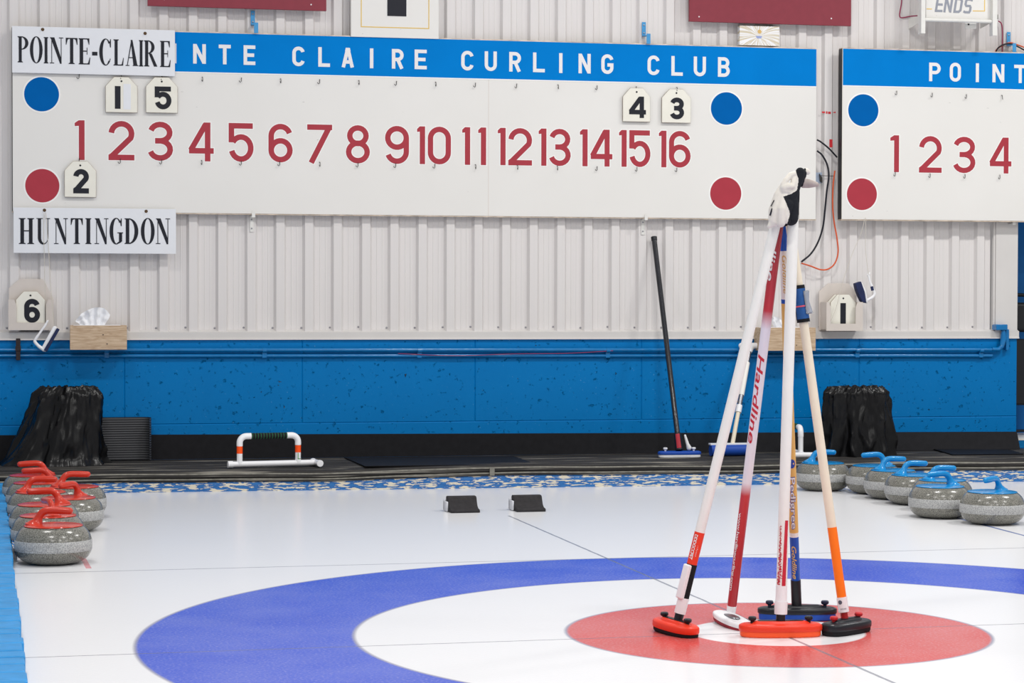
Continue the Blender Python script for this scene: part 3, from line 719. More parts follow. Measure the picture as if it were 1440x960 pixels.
# ---- pipes and fixtures on the blue wall
def wpipe(name, label, cat, pts, r, m, off):
    pts = [tuple(q) if len(q) > 2 else (q[0], q[1], off) for q in pts]
    if len(pts) > 2: pts = cat_rom(pts)
    a = WP(pts[0][0], pts[0][1], off); P = []
    for q in pts:
        o_ = q[2] if len(q) > 2 else off
        u, z = WP(q[0], q[1], o_); P.append((u - a[0], -(o_ - off), z - a[1]))
    mb = MB(); mb.tube(P, r, 12); o = mb.build(name, m, loc=W3(a[0], off, a[1]), rot=(0, 0, WA)); tag(o, label, cat); return o
def cat_rom(pts, n=8):
    P = [Vector(p) for p in pts]; P = [2 * P[0] - P[1]] + P + [2 * P[-1] - P[-2]]; out = []
    for i in range(1, len(P) - 2):
        for k in range(n):
            t = k / n; a, b, c, d = P[i - 1], P[i], P[i + 1], P[i + 2]
            out.append(.5 * ((2 * b) + (c - a) * t + (2 * a - 5 * b + 4 * c - d) * t * t + (3 * b - a - 3 * c + d) * t ** 3))
    out.append(P[-2]); return [tuple(p) for p in out]
up = wpipe('wall_pipe', 'blue painted pipe along the wall, upper of the two', 'pipe', [(-160, 492), (1405, 491.5)], .0105, PIPEB, .046)
wpipe('wall_pipe', 'blue painted pipe along the wall, lower of the two', 'pipe', [(-160, 500), (1395, 500)], .0105, PIPEB, .034)
for px in (-60, 150, 372, 590, 855, 1040, 1206, 1380):
    u, z = WP(px, 496, .046); b = MB(); b.box(-.012, .012, .0, .018, -.026, .026); b.tube([(-.011, -.001, .014), (.011, -.001, .014)], .0135, 12)
    cl = b.build('pipe_clamp', PIPEB, up, bevel=.001); cl.location = (u - WP(-160, 492, .046)[0], 0, z - WP(-160, 492, .046)[1])
wpipe('wall_wire', 'thin plum wire painted over beside the lower blue pipe', 'wire', list([(560, 497, .048), (640, 500, .049), (720, 497.5, .05), (800, 496.5, .05), (862, 493, .056)]), .0018, CABLERD, .05)
u, z = WP(25.5, 490, .07)
b = MB(); b.box(-.011, .011, -.004, .03, -.06, .052); b.box(-.014, .014, -.008, -.004, -.012, .014)
tag(b.build('pipe_bracket', mat('dark_strap', (44, 34, 34), .6, noise_amt=.2), bevel=.002, loc=W3(u, .07, z), rot=(0, 0, WA)), 'dark vertical strap over the blue pipes at the left end', 'bracket')
# valve box at the right end of the pipes
w = WT('pipe_junction', 'blue junction fitting with bent pipe at the right end of the wall', 'pipe fitting', 1408, 480, .05)
b = MB(); x0, z1 = w.p(1399, 456); x1, z0 = w.p(1415, 464); b.box(x0, x1, -.02, .04, z0, z1); b.build('junction_box', PIPEB, w.root, bevel=.003)
b = MB(); b.tube([w.q(1411, 464), w.q(1411, 476), w.q(1409, 487), w.q(1404, 491)], [.012, .018, .014, .0115], 12, mi=0); b.tube([w.q(1405, 491), w.q(1395, 491)], .0125, 12); b.build('bent_pipe', PIPEB, w.root)
b = MB(); x0, z1 = w.p(1415, 463, .05); x1, z0 = w.p(1419, 492, .05); b.box(x0, x1, .0, .03, z0, z1); b.build('back_plate', PIPEB, w.root, bevel=.002)

# ================================================================== score boards
NUMW = .2
def board(name, label, c0, c1, off, thick, header, numerals, discs, hooks_t, hooks_b, bandpx, seamx):
    """c0 = (left px, top py, bottom py), c1 = the same at the right"""
    w = WT(name, label, 'scoreboard', c0[0], c0[2], off)
    x0, z0 = 0, 0; _, z1 = w.p(c0[0], c0[1]); x1, _ = w.p(c1[0], c1[2]); zr0 = w.p(c1[0], c1[2])[1]; zr1 = w.p(c1[0], c1[1])[1]
    z0 = (0 + zr0) / 2; z1 = (z1 + zr1) / 2
    if seamx is None: x1 = 4.4
    b = MB(); b.box(0, x1, 0, thick, z0, z1, 0); b.build('panel', BOARDW, w.root, ang=0)
    b = MB(); b.box(-.004, x1 + .004, .003, thick + .002, z0 - .006, z0, 0); b.box(-.004, 0, .003, thick, z0, z1, 1); b.box(-.002, x1 + .002, .002, thick, z1, z1 + .005, 0)
    if thick > .03: b.box(-.002, .0, -.001, .003, z0, z1, 2)
    b.build('edge', [RUST, BLACKPL, CARDM], w.root, ang=0)
    b = MB(); b.box(.02, x1 - .02, thick, off - .021, z1 - .12, z1 - .06, 0); b.box(.02, x1 - .02, thick, off - .021, z0 + .06, z0 + .12, 0); b.build('batten', RUST, w.root, ang=0)
    zb0 = w.p(*bandpx)[1]
    if seamx:
        xs_ = w.p(687, 200)[0]; b = MB(); b.box(xs_ - .0012, xs_ + .0012, -.0004, .0, z0, zb0); b.build('panel_seam', HOLDER, w.root, ang=0)
    b = MB(); b.box(.001, x1 - .001, -.0012, 0, zb0, z1 - .001, 0); b.box(.001, x1 - .001, -.0014, 0, zb0 - .006, zb0, 1)
    hb = b.build('header_band', [BOARDB, OUTLINE], w.root, ang=0)
    for ch, a, c, ty, by in header:
        xa, za = w.p(a, ty); xc, zc = w.p(c, by); b = MB()
        draw(b, ch, xa, xc, zc, za, .0185, -.0013, 0, th=.001)
        b.build('letter', WHITETX, w.root, ang=0)
    for txt, a, c, ty, by in numerals:
        b = MB(); xa, za = w.p(a, ty); xc, zc = w.p(c, by); H = za - zc; t = H * .142
        if len(txt) == 1: parts = [(txt, xa, xc)]
        elif txt == '11': parts = [('1', xa, xa + H * .215), ('1', xc - H * .215, xc)]
        else: parts = [('1', xa, xa + H * .215), (txt[1], xa + H * .215 + H * .075, xc)]
        for ch, p0, p1 in parts:
            draw(b, ch, p0, p1, zc, za, t, -.0001, 1, grow=.010, th=.0006)
            draw(b, ch, p0, p1, zc, za, t, -.0008, 0, th=.0006)
        b.build('numeral', [PAINTRED, OUTLINE], w.root, ang=0)
    for col, px, py, r in discs:
        x, z = w.p(px, py); xr, _ = w.p(px + r, py); R = xr - x
        b = MB(); b.lathe([(R, 0), (R, .0014), (0, .0014)], 64); b.lathe([(R + .008, 0), (R + .008, .0008), (R * .9, .0008)], 64, mi=1)
        b.build('disc', [DISCBLUE if col == 'b' else DISCRED, OUTLINE], w.root, ang=20, loc=(x, 0, z), rot=(pi / 2, 0, 0))
    for px, py in hooks_t + hooks_b:
        x, z = w.p(px, py); b = MB()
        s_ = random.choice((-1, 1)) * .35
        b.tube([(0, 0, .012), (0, -.008, .012), (0, -.009, .004), (0, -.010, -.006), (-.003, -.014, -.011), (-.008, -.018, -.008), (-.009, -.019, -.003)], .0017, 6)
        b.build('hook', DARKST, w.root, loc=(x, 0, z), rot=(0, 0, s_))
    return w
lt = lambda x: lerp(62, 80.5, (x - 280) / (1017 - 280))
HD = [('P', 175, 192), ('O', 210, 227), ('I', 243, 248), ('N', 271.5, 289.5), ('T', 307.5, 324.5), ('E', 342.5, 359), ('C', 411, 428.5), ('L', 447.5, 464), ('A', 480.5, 497.5), ('I', 520, 525), ('R', 551, 567.5), ('E', 583, 600), ('C', 648.5, 666), ('U', 681.5, 698.5), ('R', 716, 732.5), ('L', 749.5, 766), ('I', 786, 791), ('N', 813.5, 830.5), ('G', 845.5, 862.5), ('C', 910.5, 927.5), ('L', 944, 960), ('U', 975.5, 992.5), ('B', 1009.5, 1026)]
HD = [(c, a, b_, lt(a), lt(a) + 28) for c, a, b_ in HD]
nt_ = lambda x: lerp(169, 184, (x - 112) / (948 - 112)); nb_ = lambda x: lerp(225, 236, (x - 112) / (948 - 112))
NM = [('1', 105, 119), ('2', 152.5, 189), ('3', 208, 244), ('4', 265, 300.5), ('5', 321.5, 356.5), ('6', 377.5, 411.5), ('7', 432, 467), ('8', 486.5, 520), ('9', 541.5, 575), ('10', 586.5, 634), ('11', 650, 683.5), ('12', 700, 748), ('13', 757.5, 803), ('14', 815.5, 861), ('15', 870.5, 914.5), ('16', 926.5, 971)]
NM = [(c, a, b_, nt_(a), nb_(a)) for c, a, b_ in NM]
ht = [(x, lerp(108, 126, (x - 112) / 840)) for x in (112, 170, 227, 284, 340, 394, 450, 504, 558, 612, 669, 727, 784, 840, 895, 951)]
hb_ = [(x, lerp(226, 239, (x - 112) / 840)) for x in (112, 170, 228, 283, 340, 394, 449, 504, 557, 612, 668, 727, 783, 840, 896, 952)]
B1 = board('scoreboard', 'long white scoreboard with blue header and red numerals 1 to 16', (18, 39.5, 297), (1147, 68, 308), .062, .02, HD, NM,
    [('b', 58.5, 132.5, 24.5), ('r', 59.5, 261, 24), ('b', 1021.5, 152.5, 21.8), ('r', 1020.5, 272, 21.8)], ht, hb_, (700, 111), 1)
HD2 = [('P', 1306.5, 1322.5, 88, 114.5), ('O', 1335.5, 1351, 88, 115), ('I', 1372, 1376.5, 89, 115.5), ('N', 1395.5, 1412, 90, 116), ('T', 1426, 1443, 91, 117), ('E', 1459, 1474, 92, 118)]
NM2 = [('1', 1252, 1264, 190, 242), ('2', 1292.5, 1324, 191, 243), ('3', 1340.5, 1372, 192, 243.5), ('4', 1391.5, 1422, 193, 244), ('5', 1441, 1472, 194, 245)]
B2 = board('scoreboard', 'white scoreboard with blue header at the right edge, red numerals 1 to 4', (1184, 68, 308), (1440, 75, 310.5), .10, .055, HD2, NM2,
    [('b', 1214, 155, 21.2), ('r', 1212, 273, 21)], [(1261, 131), (1311, 134), (1359, 136), (1408, 137)], [(1259, 245), (1308, 247), (1357, 248), (1406, 249)], (1300, 122.5), None)

# ---- brackets that hold the boards
def bracket(px, y0, y1, m, label, off=.075, shift=4):
    w = WT('wall_bracket', label, 'bracket', px, y0, .03)
    _, z = w.p(px, y1); h = -z
    b = MB(); b.box(-.011, .011, -.001, .002, z * .62, 0); b.box(-.011, .011, -.05, .002, z * .62 - .003, z * .62); b.build('strap', m, w.root, bevel=.001)
    b = MB(); b.box(shift * .003 - .010, shift * .003 + .012, -.05, -.046, z, z * .55); b.build('hooked_end', m, w.root, bevel=.001)
    for q in (.14, .48):
        s_ = MB(); s_.lathe([(.0045, 0), (.004, .003), (0, .004)], 10); s_.build('screw', STEEL, w.root, loc=(0, -.001, z * q), rot=(pi / 2, 0, 0))
bracket(355.5, 15, 48, BRKBLUE, 'blue metal strap over the top of the left scoreboard, left of two')
bracket(905.5, 31, 63, BRKBLUE, 'blue metal strap over the top of the left scoreboard, right of two')
bracket(1418.5, 45, 76, BRKBLUE, 'blue metal strap over the top of the right scoreboard beside the cables')
def lowbracket(px, y0, y1, label):
    w = WT('wall_bracket', label, 'bracket', px, y1, .024)
    _, z = w.p(px, y0)
    b = MB(); b.box(-.010, .010, -.001, .002, 0, z * .85); b.box(-.010, .010, -.05, .002, z * .85, z * .85 + .003); b.build('strap', FRAMEW, w.root, bevel=.001)
    b = MB(); b.box(-.004, .014, -.052, -.048, z * .8, z * 1.12); b.build('hooked_end', FRAMEW, w.root, bevel=.001)
    for q in (.2, .7):
        s_ = MB(); s_.lathe([(.0045, 0), (.004, .003), (0, .004)], 10); s_.build('screw', STEEL, w.root, loc=(0, -.001, z * q), rot=(pi / 2, 0, 0))
lowbracket(354, 301, 326, 'white metal strap under the left scoreboard beside the left name sign')
lowbracket(904, 305, 330, 'white metal strap under the left scoreboard above the black broom')
lowbracket(1419.5, 312, 334, 'white metal strap under the right scoreboard at the wall corner')

# ---- number cards
def card_mesh(x0, x1, z0, z1, th=.006):
    w = x1 - x0; c = w * .27; cz_ = (z1 - z0) * .26
    return [(x0, z0), (x1, z0), (x1, z1 - cz_), (x1 - c, z1), (x0 + c, z1), (x0, z1 - cz_)]
def card(label, px0, px1, py0, py1, num, nb, off, patch=None, group='number cards hung on the scoreboard', ry=0):
    w = WT('number_card', label, 'number card', (px0 + px1) / 2, py1, off, group)
    x0, z1 = w.p(px0, py0); x1, _ = w.p(px1, py1)
    b = MB(); b.prism(card_mesh(x0, x1, 0, z1), -.0035, .0035, 0)
    o = b.build('plate', [CARDM, CARDEDGE], w.root, ang=20, bevel=.0015)
    b = MB(); e = .002; b.prism(card_mesh(x0 - e * .5, x1 + e * .5, -e * .7, z1 + e * .5), .0005, .0030, 0); b.build('rim', CARDEDGE, w.root, ang=20)
    b = MB(); xa, za = w.p(nb[0], nb[2]); xc, zc = w.p(nb[1], nb[3])
    H = za - zc
    if num == '|': draw(b, 'I', xa, xc, zc, za, xc - xa, -.0037, 0); 
    else: draw(b, num, xa, xc, zc, za, H * .21, -.0037, 0)
    b.build('numeral', DARKTX, w.root, ang=0)
    b = MB(); b.lathe([(.005, 0), (.005, .0006), (0, .0006)], 14); b.build('hole', BLACKPL, w.root, loc=((x0 + x1) / 2, -.0036, z1 - .021), rot=(pi / 2, 0, 0))
    if patch:
        xa, za = w.p(patch[0], patch[2]); xc, zc = w.p(patch[1], patch[3]); b = MB(); b.box(xa, xc, -.0042, -.0036, zc, za); b.build('patch', SIGNW, w.root, ang=0)
    w.root.rotation_euler = (0, ry, WA)
    return w
card('white number card reading 1 with a white strip pasted beside it', 148.5, 193, 108, 158, '|', (161.5, 169.5, 121, 153), .078, patch=(173.5, 184, 118, 154))
card('white number card reading 5 hung above the red numeral 3', 205.3, 249.5, 108.5, 158.5, '5', (217.5, 241, 121.5, 154), .078)
card('white number card reading 4 hung above the red numeral 15', 876, 914, 123.5, 171, '4', (884, 908, 135.5, 166), .078)
card('white number card reading 3 hung above the red numeral 16', 930.8, 971, 125, 172.5, '3', (942, 962, 137, 168), .078)
card('white number card reading 2 hung under the red numeral 1', 90.8, 135, 226.5, 277, '2', (103, 125, 237.5, 272), .078)

# ---- name signs
def sign(label, c, letters, ty, by, holes, off):
    w = WT('name_sign', label, 'sign', c[0], c[3], off)
    z1 = w.p(c[0], c[1])[1]; x1 = w.p(c[2], c[3])[0]
    b = MB(); b.box(0, x1, -.002, .002, 0, z1); b.build('plate', SIGNW, w.root, ang=0, bevel=.001)
    for ch, a, e in letters:
        b = MB()
        f = (a - letters[0][1]) / (letters[-1][1] - letters[0][1])
        xa, za = w.p(a, lerp(ty[0], ty[1], f)); xe, ze = w.p(e, lerp(by[0], by[1], f)); serif(b, ch, xa, xe, ze, za, -.0021); b.build('letter', DARKTX, w.root, ang=0)
    for px, py in holes:
        x, z = w.p(px, py)
        b = MB(); b.lathe([(.0085, 0), (.0085, .0008), (.0055, .0012), (.005, .0005), (0, .0005)], 18); b.tube([(0, .006, .001), (0, .002, .012), (0, -.006, .02)], .0018, 6); b.build('grommet', mat('brass_' + str(px), (120, 90, 50), .4, metal=.6, noise_amt=.1) if False else DARKBRASS, w.root, loc=(x, -.0022, z), rot=(pi / 2, 0, 0))
    return w
DARKBRASS = mat('brass', (96, 72, 44), .4, metal=.5, noise_amt=.2)
PC = [('P', 24.8, 40), ('O', 42, 60), ('I', 61.5, 68), ('N', 70, 89), ('T', 92.5, 109), ('E', 110.5, 127), ('-', 129.5, 137), ('C', 139.5, 156.5), ('L', 159.5, 174), ('A', 176.5, 194.5), ('I', 195.3, 201.5), ('R', 202.5, 221), ('E', 225, 240)]
HU = [('H', 26.5, 48), ('U', 51.3, 70.5), ('N', 76, 95.5), ('T', 99.5, 116.5), ('I', 120, 128.5), ('N', 133, 152.5), ('G', 154, 172.5), ('D', 175.5, 194.5), ('O', 198, 217.5), ('N', 219, 239.2)]
sign('white sign with POINTE-CLAIRE in black serif capitals over the header band', (17, 36.5, 246, 106.5 - 4.5), PC, (51, 57.5), (88, 94.5), [(60, 41.5), (204, 47)], .080)
sign('white sign with HUNTINGDON in black serif capitals hanging under the scoreboard', (19, 291.5, 247.5, 355.5), HU, (306.5, 307), (343, 343), [(62.5, 295.5), (205.5, 297)], .080)

# ---- upper panels
def panel(name, label, cat, x0p, x1p, y0p, top, off, th, m, dots=()):
    w = WT(name, label, cat, x0p, y0p, off); x1 = w.p(x1p, y0p)[0]
    b = MB(); b.box(0, x1, 0, th, 0, top); b.build('panel', m, w.root, ang=0, bevel=.0015)
    for px, py in dots:
        x, z = w.p(px, py); b = MB(); b.lathe([(.004, 0), (.004, .0015), (0, .002)], 12); b.build('screw', WHITETX, w.root, loc=(x, 0, z), rot=(pi / 2, 0, 0))
    return w, x1
panel('wall_panel', 'maroon panel on the siding above the left part of the scoreboard', 'panel', 207.5, 459, 8, .5, .075, .02, MAROON, [(231, -1), (437.5, 6.5)])
panel('wall_panel', 'maroon panel on the siding above the right part of the scoreboard', 'panel', 969.5, 1197, 30, .5, .075, .02, MAROON, [(983, 23.5), (1169, 26)])
w, x1 = panel('sheet_number_sign', 'white sign with yellow border and black numeral resting above the blue header', 'sign', 493.5, 617, 51.5, .5, .07, .02, BOARDW)
b = MB(); xa, za = w.p(508, 37.5); xb, _ = w.p(603, 37.5); b.ribbon([(xa, .48), (xa, za), (xb, za), (xb, .48)], .0045, -.0002, .001); b.build('border', YELLOW, w.root, ang=0)
b = MB(); xa, za = w.p(544.5, 22.5); xb, _ = w.p(571.5, 22.5); b.box(xa - .003, xb + .003, -.0012, -.0002, za - .003, .42, 1); b.box(xa, xb, -.0022, -.0012, za, .42, 0); b.build('numeral', [DARKTX, OUTLINE], w.root, ang=0)

# foil card with a burst pattern
def foil():
    m, nt, b, L = nodes('foil_card')
    tc = nd(nt, 'ShaderNodeTexCoord'); sp = nd(nt, 'ShaderNodeSeparateXYZ'); L.new(tc.outputs['Object'], sp.inputs[0])
    at = nd(nt, 'ShaderNodeMath', operation='ARCTAN2')
    s1 = nd(nt, 'ShaderNodeMath', operation='SUBTRACT'); s1.inputs[1].default_value = .05; L.new(sp.outputs['Z'], s1.inputs[0])
    L.new(s1.outputs[0], at.inputs[0]); L.new(sp.outputs['X'], at.inputs[1])
    cb_ = nd(nt, 'ShaderNodeCombineXYZ'); ml = nd(nt, 'ShaderNodeMath', operation='MULTIPLY'); ml.inputs[1].default_value = 7; L.new(at.outputs[0], ml.inputs[0]); L.new(ml.outputs[0], cb_.inputs[0])
    n = nd(nt, 'ShaderNodeTexNoise'); n.inputs['Scale'].default_value = 1.3; n.inputs['Detail'].default_value = 4
    ad = nd(nt, 'ShaderNodeVectorMath', operation='ADD'); sc_ = nd(nt, 'ShaderNodeVectorMath', operation='SCALE'); sc_.inputs['Scale'].default_value = 14
    L.new(tc.outputs['Object'], sc_.inputs[0]); L.new(sc_.outputs[0], ad.inputs[0]); L.new(cb_.outputs[0], ad.inputs[1]); L.new(ad.outputs[0], n.inputs['Vector'])
    r = nd(nt, 'ShaderNodeValToRGB'); e = r.color_ramp.elements; e[0].position = .42; e[0].color = lin((206, 194, 168)); e[1].position = .56; e[1].color = lin((238, 238, 240))
    L.new(n.outputs['Fac'], r.inputs['Fac']); L.new(r.outputs['Color'], b.inputs['Base Color']); b.inputs['Roughness'].default_value = .4
    return m
w = WT('foil_box', 'small pale box with a starburst front standing on top of the scoreboard', 'box', 1067, 64.5, .062)
xa, _ = w.p(1040, 64); xb, z1 = w.p(1096, 37.5)
b = MB(); b.box(xa, xb, 0, .04, 0.002, z1); b.build('box_body', foil(), w.root, ang=0, bevel=.001)
b = MB(); b.lathe([(.011, 0), (.011, .001), (0, .001)], 20); b.build('gold_seal', GOLDTX, w.root, loc=(.004, -.0002, z1 * .72), rot=(pi / 2, 0, 0))
b = MB(); b.prism([(-.016, z1 * .46), (-.010, z1 * .38), (.012, z1 * .38), (.018, z1 * .46), (.018, z1 * .5), (-.018, z1 * .5)], -.001, 0); b.build('blue_label', mat('pale_blue_ink', (150, 164, 210), .5, noise_amt=.1), w.root, ang=0)

# ENDS sign in its white metal frame
w = WT('ends_sign', 'white enamel sign reading ENDS held in a white metal frame at the top right', 'sign', 1302, 26, .20)
x1, _ = w.p(1396, 28); 
b = MB(); b.box(0, x1, .0, .012, .0, .45); b.build('panel', BOARDW, w.root, ang=0)
for ch, a, e in (('E', 1314.5, 1325), ('N', 1326.5, 1337.5), ('D', 1340.5, 1351.5), ('S', 1354.5, 1365)):
    b = MB(); xa, za = w.p(a, -4); xe, ze = w.p(e, 17 + (a - 1314) * .05); draw(b, ch, xa, xe, ze, ze + .083, .0125, -.0002, 0, slant=.16); b.build('letter', GREYTX, w.root, ang=0)
b = MB(); p_ = w.p; b.ribbon([w.p(1303, 12.5), w.p(1310.5, 12.7)], .0045, -.0002, .001); xx, zz = w.p(1384.5, 15.5); b.ribbon([w.p(1368, 15.3), (xx, zz), (xx, .40)], .0045, -.0002, .001); b.build('border', YELLOW, w.root, ang=0)
b = MB(); b.tube([w.q(1299, 27.5, .215), w.q(1402, 30.5, .215)], .0105, 14); b.build('cross_tube', FRAMEW, w.root)
for a, e, yb in ((1295, 1301, 47), (1395.5, 1402, 50)):
    xa, za = w.p(a, yb, .23); xe, _ = w.p(e, yb, .23)
    b = MB(); b.box(xa, xe, -.034, -.028, za, .5); b.box(xa, xa + .004, -.030, .01, za, .5); b.build('frame_leg', FRAMEW, w.root, ang=0, bevel=.001)
for a in (1287, 1388):
    xa, za = w.p(a, 27, .1)
    b = MB(); b.add([(xa - .01, .17, za - .045), (xa + .015, -.02, za - .01), (xa + .015, -.02, za + .012), (xa - .01, .17, za + .012), (xa - .006, .17, za - .045), (xa + .019, -.02, za - .01), (xa + .019, -.02, za + .012), (xa - .006, .17, za + .012)], [(0, 1, 2, 3), (7, 6, 5, 4), (0, 4, 5, 1), (1, 5, 6, 2), (2, 6, 7, 3), (3, 7, 4, 0)])
    b.build('support_arm', FRAMEW, w.root, ang=0)
xa, za = w.p(1357, 40, .18); xe, zf = w.p(1373, 31, .18); b = MB(); b.box(xa, xe, .018, .024, za, zf + .01); b.build('fixing_plate', FRAMEW, w.root, ang=0, bevel=.001)
b = MB(); b.lathe([(.005, 0), (.005, .003), (0, .003)], 12); b.build('bolt', DARKST, w.root, loc=((xa + .02), .018, (za + zf) / 2 + .004), rot=(pi / 2, 0, 0))

# ---- cables
wpipe('plum_cable', 'plum cable running into the left side of the ENDS sign', 'cable', list([(1268, -30), (1268, 0), (1266, 14), (1265, 22), (1268, 25), (1280, 23), (1290, 22)]), .0034, CABLERD, .03)
wpipe('plum_cable', 'plum cable dropping from the ENDS sign behind the right scoreboard down to the junction', 'cable', list([(1404, 29.5, .03), (1408, 33), (1409.5, 42), (1409.5, 66), (1408, 200), (1407.5, 310), (1407, 330), (1405, 385), (1407, 400), (1406, 430), (1405, 456)]), .0034, CABLERD, .026)
wpipe('black_cable', 'black cable looping from the left scoreboard down behind the broom stack', 'cable', list([(1149, 212, .05), (1156, 218, .05), (1163, 231, .05), (1165.5, 247), (1162.5, 270), (1160, 296), (1157, 320), (1150, 341), (1140, 357), (1127, 368)]), .0052, CABLEBK, .06)
wpipe('black_cable', 'short black cable bridging the gap between the two scoreboards', 'cable', list([(1149, 196.5, .05), (1155, 200, .05), (1166, 209, .05), (1177, 221, .04)]), .0048, CABLEBK, .05)
wpipe('orange_cable', 'orange cable hanging in a loop beside the right scoreboard', 'cable', list([(1174, 240), (1171.5, 262), (1171, 290), (1173, 312), (1177, 335), (1178.5, 355), (1174, 370), (1165, 378), (1154, 379), (1140, 374), (1127, 370)]), .0042, CABLEOR, .05)
wpipe('black_cable', 'black cable arching over the top edge of the right scoreboard', 'cable', list([(1400, 74), (1404, 67), (1412, 62.5), (1420, 61.5), (1430, 65), (1442, 71), (1460, 78)]), .0042, CABLEBK, .06)
wpipe('orange_cable', 'orange cable arching over the top edge of the right scoreboard', 'cable', list([(1399, 74), (1402, 69), (1409, 64.5), (1420, 60), (1432, 63.5), (1444, 68), (1460, 74)]), .0038, CABLEOR, .04)
u, z = WP(1150.5, 250, .03)
b = MB(); b.box(-.03, .022, -.002, .004, -.03, .03); o = b.build('grey_plate', GREYBOX, ang=0, loc=W3(u, .03, z), rot=(0, 0, WA)); tag(o, 'small blue-grey metal plate in the gap between the scoreboards', 'plate')
b = MB(); b.prism([(.004, .022), (.020, .0), (.020, -.028), (.008, -.02)], -.014, -.003); b.build('latch', DARKST, o, ang=0)
b = MB(); b.tube([(.012, -.01, .012), (.09, -.004, .011)], .0018, 6); b.build('rod', DARKST, o)
u, z = WP(1168.5, 201.5, .021); b = MB(); b.box(-.009, .009, -.0008, .0, -.022, .022); tag(b.build('tape_strip', REDTAPE, ang=0, loc=W3(u, .0215, z), rot=(0, 0, WA)), 'red tape strip on the siding between the scoreboards', 'tape')
u, z = WP(1163, 158, .021); b = MB(); b.box(-.030, -.012, -.0008, .0, -.004, .005); b.box(-.006, .002, -.0008, .0, -.007, .006); b.box(.006, .022, -.0008, .0, -.008, .004); b.add([(0.03, -.0008, 0), (.05, -.0008, -.004), (.05, -.0008, .006)], [(0, 1, 2)]); tag(b.build('tape_strip', REDTAPE, ang=0, loc=W3(u, .0215, z), rot=(0, 0, WA)), 'torn red tape remains higher up between the scoreboards', 'tape')

# ---- number card holders on the ledge
def holder(label, backpts, fx0, fx1, fy0, fy1, cut, offb, offf):
    w = WT('card_holder', label, 'card holder', (fx0 + fx1) / 2, fy1, offf)
    d = offf - offb
    P = [w.p(a, b_, offb) for a, b_ in backpts]
    if sum((P[i][0] * P[(i + 1) % len(P)][1] - P[(i + 1) % len(P)][0] * P[i][1]) for i in range(len(P))) < 0: P.reverse()
    b = MB(); b.prism(P, d - .004, d + .004); b.build('back_board', HOLDER, w.root, ang=0, bevel=.001)
    x0, z1 = w.p(fx0, fy0); x1, z0 = w.p(fx1, fy1); ca, _ = w.p(cut[0], 0); cb_, cz_ = w.p(cut[1], cut[2]); ch = .012
    # front pocket: one board with an open-topped cut-out, drawn as three pieces that meet
    b = MB(); b.prism([(x0, z0), (ca, z0), (ca, z1 - .03), (ca - ch * .9, z1), (x0, z1)], -.004, .004)
    b.prism([(cb_, z0), (x1, z0), (x1, z1), (cb_ + ch * .9, z1), (cb_, z1 - .03)], -.004, .004); b.prism([(ca, z0), (cb_, z0), (cb_, cz_), (ca, cz_)], -.004, .004)
    b.build('front_board', HOLDER, w.root, ang=0)
    b = MB(); b.box(x0, x0 + .008, .004, d, z0, z1); b.box(x1 - .008, x1, .004, d, z0, z1); b.box(x0, x1, .004, d, z0, z0 + .008); b.build('side_and_base', HOLDER, w.root, ang=0)
    return w
H1 = holder('beige wooden card holder with card 6 at the left end of the ledge', [(12.5, 464), (12.5, 405), (28, 392), (60.5, 392.5), (72.5, 414), (75, 421), (75, 464)], 11.8, 75.5, 421, 464, (22.3, 64.5, 453.5), .027, .065)
H2 = holder('beige wooden card holder with card 1 on the ledge behind the brooms', [(1151.5, 464.5), (1151.5, 410), (1164.5, 398.3), (1193, 398.3), (1204, 411), (1204, 464.5)], 1162, 1213, 424.5, 465, (1170.5, 1203, 455), .027, .125)
def hcard(label, px0, px1, py0, py1, num, nb, off, g=None):
    w = card(label, px0, px1, py0, py1, num, nb, off, group=g); return w
hcard('white number card reading 6 standing in the left card holder', 22.3, 63.5, 409.5, 456, '6', (34, 56.3, 420, 453.5), .052)
hcard('white number card reading 1 standing at the front of the right card holder', 1168, 1203, 414, 458, '|', (1181.5, 1189, 426, 455), .094)
hcard('back card leaning behind card 1 in the right holder, only its edge showing', 1163.5, 1199.5, 414, 456, '7', (1172, 1192, 424, 454), .07)

